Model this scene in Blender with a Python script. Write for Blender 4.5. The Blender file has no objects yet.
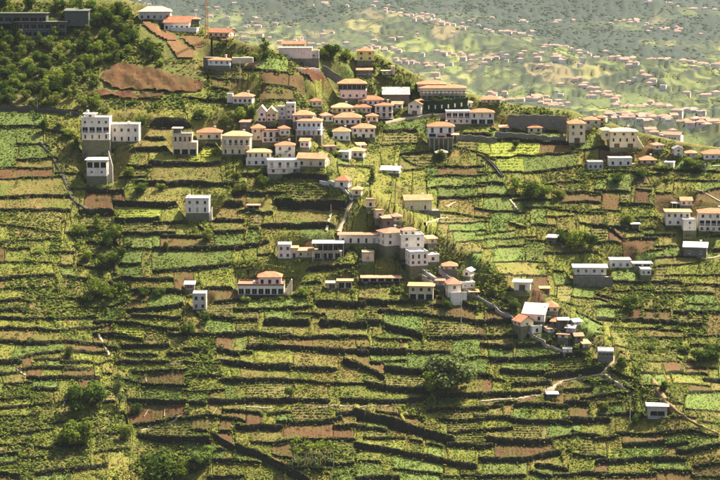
import bpy, math, random
import numpy as np
from mathutils import Vector
R = math.radians
random.seed(7); rng = np.random.default_rng(11)
scene = bpy.context.scene
col = scene.collection
# ---------------------------------------------------------------- camera, world, sun, exposure
PITCH = R(9.0); CZ = 300.0; F = 2000.0            # F: focal length in 720-wide pixels (100 mm on 36 mm)
cam = bpy.data.cameras.new('camera'); camo = bpy.data.objects.new('camera', cam); col.objects.link(camo)
camo.location = (0, 0, CZ); camo.rotation_euler = (R(90) - PITCH, 0, 0)
cam.lens = 100; cam.sensor_width = 36; cam.clip_start = 1; cam.clip_end = 20000
scene.camera = camo
SUN_EL = R(55); SUN_AZ = R(55)                     # azimuth from +Y (away from the camera) towards +X (right)
sv = Vector((math.cos(SUN_EL)*math.sin(SUN_AZ), math.cos(SUN_EL)*math.cos(SUN_AZ), math.sin(SUN_EL)))
world = bpy.data.worlds.new('World'); scene.world = world; world.use_nodes = True
wn = world.node_tree; sky = wn.nodes.new('ShaderNodeTexSky'); sky.sky_type = 'NISHITA'; sky.sun_disc = False
sky.sun_elevation = SUN_EL; sky.sun_rotation = SUN_AZ; sky.altitude = 300; sky.air_density = 0.55; sky.dust_density = 5.0; sky.ozone_density = 0.3
bg = wn.nodes['Background']; bg.inputs['Strength'].default_value = 0.095
wn.links.new(sky.outputs['Color'], bg.inputs['Color'])
sl = bpy.data.lights.new('sun', 'SUN'); sl.energy = 5.0; sl.angle = R(0.5); sl.color = (1.0, 0.92, 0.73)
so = bpy.data.objects.new('sun', sl); col.objects.link(so); so.rotation_euler = sv.to_track_quat('Z', 'Y').to_euler(); so.location = (200, 900, 700)
vs = scene.view_settings; vs.view_transform = 'Standard'; vs.look = 'None'; vs.gamma = 1.0; vs.exposure = 1.95; vs.use_curve_mapping = False
cy = scene.cycles; cy.max_bounces = 6; cy.diffuse_bounces = 3; cy.glossy_bounces = 2; cy.transmission_bounces = 3; cy.volume_bounces = 1; cy.caustics_reflective = False; cy.caustics_refractive = False

# ---------------------------------------------------------------- helpers
def tag(o, label=None, cat=None, group=None, kind=None):
    if label: o['label'] = label
    if cat: o['category'] = cat
    if group: o['group'] = group
    if kind: o['kind'] = kind
    return o
def empty(name, loc, rz=0):
    o = bpy.data.objects.new(name, None); col.objects.link(o); o.location = loc; o.rotation_euler = (0, 0, rz); o.empty_display_size = 0.5
    return o
def mobj(name, me, parent=None, loc=None, rz=0):
    o = bpy.data.objects.new(name, me); col.objects.link(o)
    if parent: o.parent = parent
    if loc is not None: o.location = loc
    o.rotation_euler = (0, 0, rz)
    return o
def npmesh(name, V, quads=None, tris=None, mat=None, smooth=False):
    me = bpy.data.meshes.new(name)
    V = np.asarray(V, dtype=np.float32).reshape(-1, 3)
    q = np.zeros((0, 4), np.int32) if quads is None else np.asarray(quads, np.int32).reshape(-1, 4)
    t = np.zeros((0, 3), np.int32) if tris is None else np.asarray(tris, np.int32).reshape(-1, 3)
    me.vertices.add(len(V)); me.vertices.foreach_set('co', V.ravel())
    nl = q.size + t.size; me.loops.add(nl)
    me.loops.foreach_set('vertex_index', np.concatenate([q.ravel(), t.ravel()]))
    me.polygons.add(len(q) + len(t))
    me.polygons.foreach_set('loop_start', np.concatenate([np.arange(len(q))*4, q.size + np.arange(len(t))*3]).astype(np.int32))
    if smooth: me.polygons.foreach_set('use_smooth', np.ones(len(q)+len(t), bool))
    me.update(calc_edges=True)
    if mat: me.materials.append(mat)
    return me
class MB:
    def __init__(s): s.v = []; s.f = []
    def add(s, vs, fs):
        n = len(s.v); s.v += [tuple(p) for p in vs]; s.f += [tuple(i + n for i in f) for f in fs]
    def box(s, x0, x1, y0, y1, z0, z1):
        s.add([(x0,y0,z0),(x1,y0,z0),(x1,y1,z0),(x0,y1,z0),(x0,y0,z1),(x1,y0,z1),(x1,y1,z1),(x0,y1,z1)],
              [(0,3,2,1),(4,5,6,7),(0,1,5,4),(1,2,6,5),(2,3,7,6),(3,0,4,7)])
    def tube(s, pts, rads, n=6):
        rings = []
        for i, (p, r) in enumerate(zip(pts, rads)):
            p = Vector(p); a = Vector(pts[max(i-1, 0)]); b = Vector(pts[min(i+1, len(pts)-1)])
            d = (b - a).normalized(); u = d.cross(Vector((0.3, 1, 0.1))).normalized(); w = d.cross(u)
            rings.append([p + r*(math.cos(t)*u + math.sin(t)*w) for t in [2*math.pi*k/n for k in range(n)]])
        vs = [q for rg in rings for q in rg]; fs = []
        for i in range(len(pts)-1):
            for k in range(n): fs.append((i*n+k, i*n+(k+1) % n, (i+1)*n+(k+1) % n, (i+1)*n+k))
        fs.append(tuple(range(n-1, -1, -1))); fs.append(tuple((len(pts)-1)*n+k for k in range(n)))
        s.add(vs, fs)
    def mesh(s, name, mat):
        me = bpy.data.meshes.new(name); me.from_pydata(s.v, [], s.f); me.update()
        if mat: me.materials.append(mat)
        return me
def hash2(ix, iy, seed):
    h = np.sin(ix*127.1 + iy*311.7 + seed*74.7)*43758.5453
    return h - np.floor(h)
def noise(x, y, sc, seed=0):
    x = np.asarray(x, float)/sc; y = np.asarray(y, float)/sc
    ix = np.floor(x); iy = np.floor(y); fx = x-ix; fy = y-iy
    fx = fx*fx*(3-2*fx); fy = fy*fy*(3-2*fy)
    a = hash2(ix, iy, seed); b = hash2(ix+1, iy, seed); c = hash2(ix, iy+1, seed); d = hash2(ix+1, iy+1, seed)
    return (a*(1-fx)+b*fx)*(1-fy) + (c*(1-fx)+d*fx)*fy*1.0
def sstep(a, b, x):
    t = np.clip((x-a)/(b-a), 0, 1); return t*t*(3-2*t)

# ---------------------------------------------------------------- procedural materials
def ramp(nt, fac, cols):
    r = nt.nodes.new('ShaderNodeValToRGB'); el = r.color_ramp.elements
    while len(el) < len(cols): el.new(0.5)
    for e, (p, c) in zip(el, cols): e.position = p; e.color = (*c, 1)
    nt.links.new(fac, r.inputs[0]); return r.outputs[0]
def tex(nt, sc, detail=4, rough=0.6, co=None):
    n = nt.nodes.new('ShaderNodeTexNoise'); n.inputs['Scale'].default_value = sc; n.inputs['Detail'].default_value = detail; n.inputs['Roughness'].default_value = rough
    if co is not None: nt.links.new(co, n.inputs['Vector'])
    return n.outputs['Fac']
def mix(nt, f, a, b, mode='MIX'):
    m = nt.nodes.new('ShaderNodeMix'); m.data_type = 'RGBA'; m.blend_type = mode
    for sock, v in ((m.inputs[0], f), (m.inputs[6], a), (m.inputs[7], b)):
        if isinstance(v, bpy.types.NodeSocket): nt.links.new(v, sock)
        elif isinstance(v, (int, float)): sock.default_value = v
        else: sock.default_value = (*v, 1)
    return m.outputs[2]
def wpos(nt): return nt.nodes.new('ShaderNodeNewGeometry').outputs['Position']
def base_mat(name):
    m = bpy.data.materials.new(name); m.use_nodes = True; nt = m.node_tree
    b = nt.nodes['Principled BSDF']; b.inputs['Roughness'].default_value = 0.9; b.inputs['Specular IOR Level'].default_value = 0.095
    return m, nt, b
def bump(nt, b, fac, strength, dist):
    n = nt.nodes.new('ShaderNodeBump'); n.inputs['Strength'].default_value = strength; n.inputs['Distance'].default_value = dist
    nt.links.new(fac, n.inputs['Height']); nt.links.new(n.outputs[0], b.inputs['Normal'])
def ground_mat(name, c0, c1, c2, patch=(0.1, 0.07, 0.035), patch_amt=0.3, fine=1.6, row=0.0):
    m, nt, b = base_mat(name); P = wpos(nt)
    f = tex(nt, fine, 5, 0.7, P); big = tex(nt, 0.09, 3, 0.6, P)
    c = ramp(nt, f, [(0.28, c0), (0.5, c1), (0.72, c2)])
    pf = ramp(nt, big, [(0.48, (0, 0, 0)), (0.66, (1, 1, 1))])
    ml = nt.nodes.new('ShaderNodeMath'); ml.operation = 'MULTIPLY'; nt.links.new(pf, ml.inputs[0]); ml.inputs[1].default_value = patch_amt
    c = mix(nt, ml.outputs[0], c, patch)
    oi = nt.nodes.new('ShaderNodeObjectInfo')
    hs = nt.nodes.new('ShaderNodeHueSaturation'); nt.links.new(c, hs.inputs['Color'])
    mr = nt.nodes.new('ShaderNodeMapRange'); mr.inputs[3].default_value = 0.8; mr.inputs[4].default_value = 1.12; nt.links.new(oi.outputs['Random'], mr.inputs[0]); nt.links.new(mr.outputs[0], hs.inputs['Value'])
    mr2 = nt.nodes.new('ShaderNodeMapRange'); mr2.inputs[3].default_value = 0.485; mr2.inputs[4].default_value = 0.515
    mm = nt.nodes.new('ShaderNodeMath'); mm.operation = 'FRACT'; m9 = nt.nodes.new('ShaderNodeMath'); m9.operation = 'MULTIPLY'; m9.inputs[1].default_value = 7.31
    nt.links.new(oi.outputs['Random'], m9.inputs[0]); nt.links.new(m9.outputs[0], mm.inputs[0]); nt.links.new(mm.outputs[0], mr2.inputs[0]); nt.links.new(mr2.outputs[0], hs.inputs['Hue'])
    nt.links.new(hs.outputs[0], b.inputs['Base Color'])
    bump(nt, b, f, 0.9, 0.35)
    return m
def leaf_mat(name, c0, c1, c2, trans=0.3, rnd=0.25):
    m = bpy.data.materials.new(name); m.use_nodes = True; nt = m.node_tree; nt.nodes.clear()
    out = nt.nodes.new('ShaderNodeOutputMaterial'); g = nt.nodes.new('ShaderNodeNewGeometry')
    big = tex(nt, 0.12, 3, 0.6, g.outputs['Position'])
    ad = nt.nodes.new('ShaderNodeMath'); ad.operation = 'MULTIPLY_ADD'; ad.inputs[1].default_value = 0.55; nt.links.new(g.outputs['Random Per Island'], ad.inputs[0])
    m2 = nt.nodes.new('ShaderNodeMath'); m2.operation = 'MULTIPLY'; m2.inputs[1].default_value = 0.55; nt.links.new(big, m2.inputs[0]); nt.links.new(m2.outputs[0], ad.inputs[2])
    c = ramp(nt, ad.outputs[0], [(0.15, c0), (0.5, c1), (0.85, c2)])
    oi = nt.nodes.new('ShaderNodeObjectInfo'); mr = nt.nodes.new('ShaderNodeMapRange'); mr.inputs[3].default_value = 1-rnd; mr.inputs[4].default_value = 1+rnd
    nt.links.new(oi.outputs['Random'], mr.inputs[0]); hs = nt.nodes.new('ShaderNodeHueSaturation'); nt.links.new(c, hs.inputs['Color']); nt.links.new(mr.outputs[0], hs.inputs['Value'])
    d = nt.nodes.new('ShaderNodeBsdfDiffuse'); t = nt.nodes.new('ShaderNodeBsdfTranslucent'); mx = nt.nodes.new('ShaderNodeMixShader'); mx.inputs[0].default_value = trans
    nt.links.new(hs.outputs[0], d.inputs[0]); nt.links.new(hs.outputs[0], t.inputs[0]); nt.links.new(d.outputs[0], mx.inputs[1]); nt.links.new(t.outputs[0], mx.inputs[2]); nt.links.new(mx.outputs[0], out.inputs[0])
    return m
def plaster(name, c, dirt=0.22):
    m, nt, b = base_mat(name); P = wpos(nt)
    f = tex(nt, 0.7, 5, 0.7, P); f2 = tex(nt, 4.0, 3, 0.6, P)
    cc = mix(nt, ramp(nt, f, [(0.42, (0, 0, 0)), (0.75, (dirt*2, dirt*2, dirt*2))]), c, (c[0]*0.55, c[1]*0.5, c[2]*0.42))
    cc = mix(nt, 0.12, cc, mix(nt, f2, (0.2, 0.2, 0.2), (1, 1, 1)), 'OVERLAY')
    mp = nt.nodes.new('ShaderNodeMapping'); mp.inputs['Scale'].default_value = (1.6, 1.6, 0.22); nt.links.new(P, mp.inputs[0])
    st = tex(nt, 1.0, 4, 0.7, mp.outputs[0]); cc = mix(nt, ramp(nt, st, [(0.5, (0, 0, 0)), (0.72, (0.6, 0.6, 0.6))]), cc, (c[0]*0.5, c[1]*0.46, c[2]*0.38))
    nt.links.new(cc, b.inputs['Base Color']); return m
def tiles(name, c):
    m, nt, b = base_mat(name); tc = nt.nodes.new('ShaderNodeTexCoord').outputs['Object']
    f = tex(nt, 0.55, 6, 0.75, tc); w = nt.nodes.new('ShaderNodeTexWave'); w.inputs['Scale'].default_value = 1.1; w.inputs['Distortion'].default_value = 0.6; nt.links.new(tc, w.inputs['Vector'])
    cc = ramp(nt, f, [(0.3, tuple(x*0.62 for x in c)), (0.5, c), (0.75, tuple(min(1, x*1.3) for x in c))])
    oi = nt.nodes.new('ShaderNodeObjectInfo'); mr = nt.nodes.new('ShaderNodeMapRange'); mr.inputs[3].default_value = 0.8; mr.inputs[4].default_value = 1.2
    nt.links.new(oi.outputs['Random'], mr.inputs[0]); hs = nt.nodes.new('ShaderNodeHueSaturation'); nt.links.new(cc, hs.inputs['Color']); nt.links.new(mr.outputs[0], hs.inputs['Value'])
    nt.links.new(hs.outputs[0], b.inputs['Base Color']); bump(nt, b, w.outputs['Fac'], 0.6, 0.08); return m
def plain(name, c, rough=0.8, metal=0.0):
    m, nt, b = base_mat(name); f = tex(nt, 1.5, 4, 0.6, wpos(nt))
    nt.links.new(ramp(nt, f, [(0.3, tuple(x*0.75 for x in c)), (0.7, tuple(min(1, x*1.15) for x in c))]), b.inputs['Base Color'])
    b.inputs['Roughness'].default_value = rough; b.inputs['Metallic'].default_value = metal; return m
M = {}
M['olive'] = ground_mat('olive grass', (0.06, 0.07, 0.011), (0.11, 0.115, 0.018), (0.165, 0.145, 0.032), patch=(0.12, 0.08, 0.032), patch_amt=0.5)
M['green'] = ground_mat('green grass', (0.05, 0.075, 0.016), (0.085, 0.112, 0.024), (0.125, 0.14, 0.034), patch=(0.1, 0.085, 0.027), patch_amt=0.5)
M['lime'] = ground_mat('lime crop', (0.1, 0.12, 0.016), (0.17, 0.185, 0.028), (0.24, 0.23, 0.045), patch=(0.15, 0.13, 0.035), patch_amt=0.5)
M['tan'] = ground_mat('dry grass', (0.065, 0.055, 0.014), (0.115, 0.09, 0.025), (0.165, 0.13, 0.042), patch=(0.075, 0.095, 0.014), patch_amt=0.9)
M['brown'] = ground_mat('bare soil', (0.042, 0.023, 0.009), (0.075, 0.042, 0.016), (0.115, 0.068, 0.028), patch=(0.07, 0.068, 0.016), patch_amt=0.6, fine=2.0)
M['red'] = ground_mat('red earth', (0.035, 0.015, 0.007), (0.075, 0.032, 0.013), (0.13, 0.064, 0.027), patch=(0.055, 0.055, 0.016), patch_amt=0.65)
M['soil_o'] = ground_mat('orange soil', (0.085, 0.042, 0.018), (0.135, 0.07, 0.03), (0.18, 0.1, 0.045), patch=(0.12, 0.075, 0.032), patch_amt=0.3)
M['vine'] = ground_mat('vine ground', (0.055, 0.05, 0.018), (0.1, 0.085, 0.028), (0.15, 0.12, 0.04), patch_amt=0.3)
M['scrub'] = ground_mat('scrub ground', (0.035, 0.04, 0.012), (0.085, 0.08, 0.02), (0.17, 0.12, 0.045), patch=(0.2, 0.12, 0.055), patch_amt=0.5)
M['stone'] = ground_mat('basalt stone', (0.010, 0.0085, 0.005), (0.023, 0.019, 0.011), (0.05, 0.041, 0.025), patch=(0.015, 0.021, 0.006), patch_amt=0.6, fine=2.2)
M['hill'] = ground_mat('hill ground', (0.03, 0.042, 0.01), (0.085, 0.09, 0.02), (0.17, 0.14, 0.04), patch=(0.16, 0.1, 0.04), patch_amt=0.45, fine=0.8)
M['path'] = plain('pale path', (0.3, 0.235, 0.16)); M['concrete'] = plain('concrete', (0.36, 0.33, 0.28)); M['dkconcrete'] = plain('weathered concrete', (0.085, 0.09, 0.07))
M['ridgew'] = plain('worn masonry', (0.24, 0.2, 0.155)); M['divider'] = plain('trodden earth', (0.2, 0.145, 0.085)); M['dirt'] = plain('dirt track', (0.17, 0.105, 0.05)); M['steps'] = plain('dark steps', (0.05, 0.045, 0.035))
M['l_grass'] = leaf_mat('grass leaf', (0.062, 0.08, 0.014), (0.1, 0.115, 0.023), (0.145, 0.145, 0.036))
M['l_green'] = leaf_mat('green leaf', (0.05, 0.082, 0.015), (0.082, 0.116, 0.023), (0.118, 0.148, 0.034))
M['l_lime'] = leaf_mat('lime leaf', (0.12, 0.15, 0.015), (0.18, 0.205, 0.025), (0.25, 0.25, 0.045))
M['l_dry'] = leaf_mat('dry leaf', (0.085, 0.068, 0.02), (0.14, 0.108, 0.035), (0.2, 0.155, 0.055))
M['l_scrub'] = leaf_mat('scrub leaf', (0.03339, 0.05136, 0.0102), (0.06678, 0.09095, 0.017), (0.1224, 0.1338, 0.02805))
M['l_dark'] = leaf_mat('dark leaf', (0.01571, 0.0321, 0.00576), (0.04284, 0.07222, 0.01152), (0.09996, 0.1284, 0.02304), 0.42)
M['l_mid'] = leaf_mat('mid leaf', (0.0414, 0.07276, 0.00935), (0.1087, 0.1498, 0.0187), (0.207, 0.2301, 0.0357), 0.42)
M['l_grey'] = leaf_mat('grey leaf', (0.055, 0.08, 0.024), (0.11, 0.14, 0.042), (0.19, 0.21, 0.075), 0.35)
M['l_yel'] = leaf_mat('bright leaf', (0.068, 0.092, 0.015), (0.112, 0.134, 0.023), (0.16, 0.168, 0.036))
M['bark'] = plain('bark', (0.09, 0.065, 0.04)); M['cane'] = plain('pale cane', (0.34, 0.29, 0.16))
M['white'] = plaster('whitewash', (0.64, 0.57, 0.475)); M['cream'] = plaster('cream plaster', (0.64, 0.53, 0.34)); M['pink'] = plaster('pink plaster', (0.72, 0.55, 0.45))
M['grey'] = plaster('grey plaster', (0.42, 0.40, 0.35)); M['tanw'] = plaster('tan plaster', (0.52, 0.42, 0.28)); M['bluew'] = plaster('bluish plaster', (0.62, 0.63, 0.6)); M['yelw'] = plaster('yellow plaster', (0.62, 0.55, 0.18))
M['stonew'] = plaster('stone masonry', (0.15, 0.135, 0.105), 0.4); M['mossw'] = plaster('mossy masonry', (0.13, 0.125, 0.07), 0.4)
M['orange'] = tiles('orange tiles', (0.265, 0.12, 0.065)); M['rtan'] = tiles('tan tiles', (0.31, 0.185, 0.095)); M['rpink'] = tiles('pink tiles', (0.29, 0.15, 0.095)); M['rred'] = tiles('red tiles', (0.34, 0.12, 0.06)); M['ryel'] = tiles('pale tiles', (0.36, 0.29, 0.19)); M['rgrey'] = tiles('grey sheet', (0.2, 0.185, 0.19)); M['rlilac'] = tiles('pale sheet', (0.36, 0.33, 0.31)); M['farroof'] = plain('far tiles', (0.27, 0.15, 0.105)); M['farroof2'] = plain('far brown tiles', (0.24, 0.16, 0.12)); M['rwhite'] = plaster('white slab', (0.56, 0.53, 0.48))
M['glass'] = plain('dark glass', (0.018, 0.019, 0.02), 0.25); M['frame'] = plain('window frame', (0.34, 0.3, 0.25)); M['shutter'] = plain('green door', (0.06, 0.08, 0.06)); M['wood'] = plain('brown door', (0.13, 0.07, 0.035)); M['rail'] = plain('railing', (0.45, 0.43, 0.4))
M['fr_white'] = plain('white frame', (0.6, 0.58, 0.54)); M['fr_brown'] = plain('brown frame', (0.12, 0.07, 0.04)); M['curtain'] = plain('pale curtain', (0.3, 0.27, 0.22)); M['shut_g'] = plain('green shutter', (0.05, 0.09, 0.06)); M['awning'] = plain('orange awning', (0.6, 0.28, 0.16)); M['steel'] = plain('painted steel', (0.45, 0.2, 0.08)); M['pole'] = plain('weathered pole', (0.4, 0.35, 0.27))
# ================================================================ terrain surface
cp, sp = math.cos(PITCH), math.sin(PITCH)
def ray(px, py):
    a = (np.asarray(px, float)-360)/F; b = (240-np.asarray(py, float))/F
    return a, cp + b*sp, -sp + b*cp
def project(x, y, z):
    zc = y*cp - (z-CZ)*sp; yc = y*sp + (z-CZ)*cp
    return 360 + F*x/zc, 240 - F*yc/zc
# spur crest and gully centre lines on the plan: x as a function of Y = y - 760
NOSE = ([-150, -105, -60, -33, -5, 28, 70], [195, 128, 92, 62, 28, -12, -40])
GULLY = ([-140, -105, -70, -25, 5, 40, 60], [-58, -66, -80, -100, -104, -104, -104])
def surf0(x, y):
    Y = y-760
    xn = np.interp(Y, *NOSE); d = x-xn
    rec = 30*sstep(-6, 66, d) - 9*np.exp(-(d/15)**2)
    z = 179.6 + 0.60*(Y - rec)
    g = x - np.interp(Y, *GULLY)
    z = z - 7.0*np.exp(-(g/15)**2)*sstep(62, 20, Y) + 4.0*sstep(-15, -70, g)*sstep(70, 10, Y)
    z = z + 3.0*(noise(x, y, 46, 3)-0.5) + 1.2*(noise(x, y, 17, 5)-0.5)
    return z
CREST = ([-900, -100, 0, 90, 130, 150, 200, 225, 250, 300, 345, 380, 420, 445, 480, 510, 570, 600, 640, 680, 720, 800, 1600],
         [-95, -40, -16, -8, -2, 4, 19, 33, 43, 47, 48, 54, 76, 88, 95, 103, 109, 120, 132, 141, 147, 158, 235])
def march(px, py, fn, d0=480, d1=1100, n=90):
    rx, ry, rz = ray(px, py)
    lo = np.full(np.shape(rx), float(d0)); hi = np.full(np.shape(rx), float(d1)); found = np.zeros(np.shape(rx), bool)
    st = (d1-d0)/n
    for i in range(n):
        d = d0 + st*(i+1)
        below = (CZ + rz*d) < fn(rx*d, ry*d)
        new = below & ~found
        lo = np.where(new, d-st, lo); hi = np.where(new, d, hi); found |= below
    for _ in range(14):
        mid = (lo+hi)/2; below = (CZ + rz*mid) < fn(rx*mid, ry*mid)
        hi = np.where(below, mid, hi); lo = np.where(below, lo, mid)
    return hi, found
_cpx = np.linspace(-900, 1600, 300)
_cd, _ = march(_cpx, np.interp(_cpx, *CREST), surf0, 400, 1400)
_crx, _cry, _ = ray(_cpx, np.interp(_cpx, *CREST)); _cy = _cd*_cry; _cz = surf0(_cd*_crx, _cy); _caz = _cpx
def B(x, y):
    z0 = surf0(x, y)
    pa = 360 + F*x/(y*cp + 22)
    yc = np.interp(pa, _caz, _cy); zc = np.interp(pa, _caz, _cz)
    over = zc + 1.0 - 0.42*(y-yc)
    k = 1.6
    m = np.minimum(z0, over); M_ = np.maximum(z0, over)
    z = m - k*np.log1p(np.exp(-(M_-m)/k))
    return np.maximum(z, 60.0)
# lookup table: photograph column/row -> distance along the ray to the smooth hill surface
GX = np.arange(-72, 796, 3.0); GY = np.arange(-33, 540, 3.0)
_gx, _gy = np.meshgrid(GX, GY); GD, GF = march(_gx, _gy, B)
def on_hill(px, py):
    px = np.asarray(px, float); py = np.asarray(py, float)
    u = np.clip((px-GX[0])/3, 0, len(GX)-1.001); v = np.clip((py-GY[0])/3, 0, len(GY)-1.001)
    i = np.floor(u).astype(int); j = np.floor(v).astype(int); fu = u-i; fv = v-j
    d = (GD[j, i]*(1-fu)+GD[j, i+1]*fu)*(1-fv) + (GD[j+1, i]*(1-fu)+GD[j+1, i+1]*fu)*fv
    rx, ry, _ = ray(px, py); x = rx*d; y = ry*d
    return x, y, B(x, y)
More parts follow.
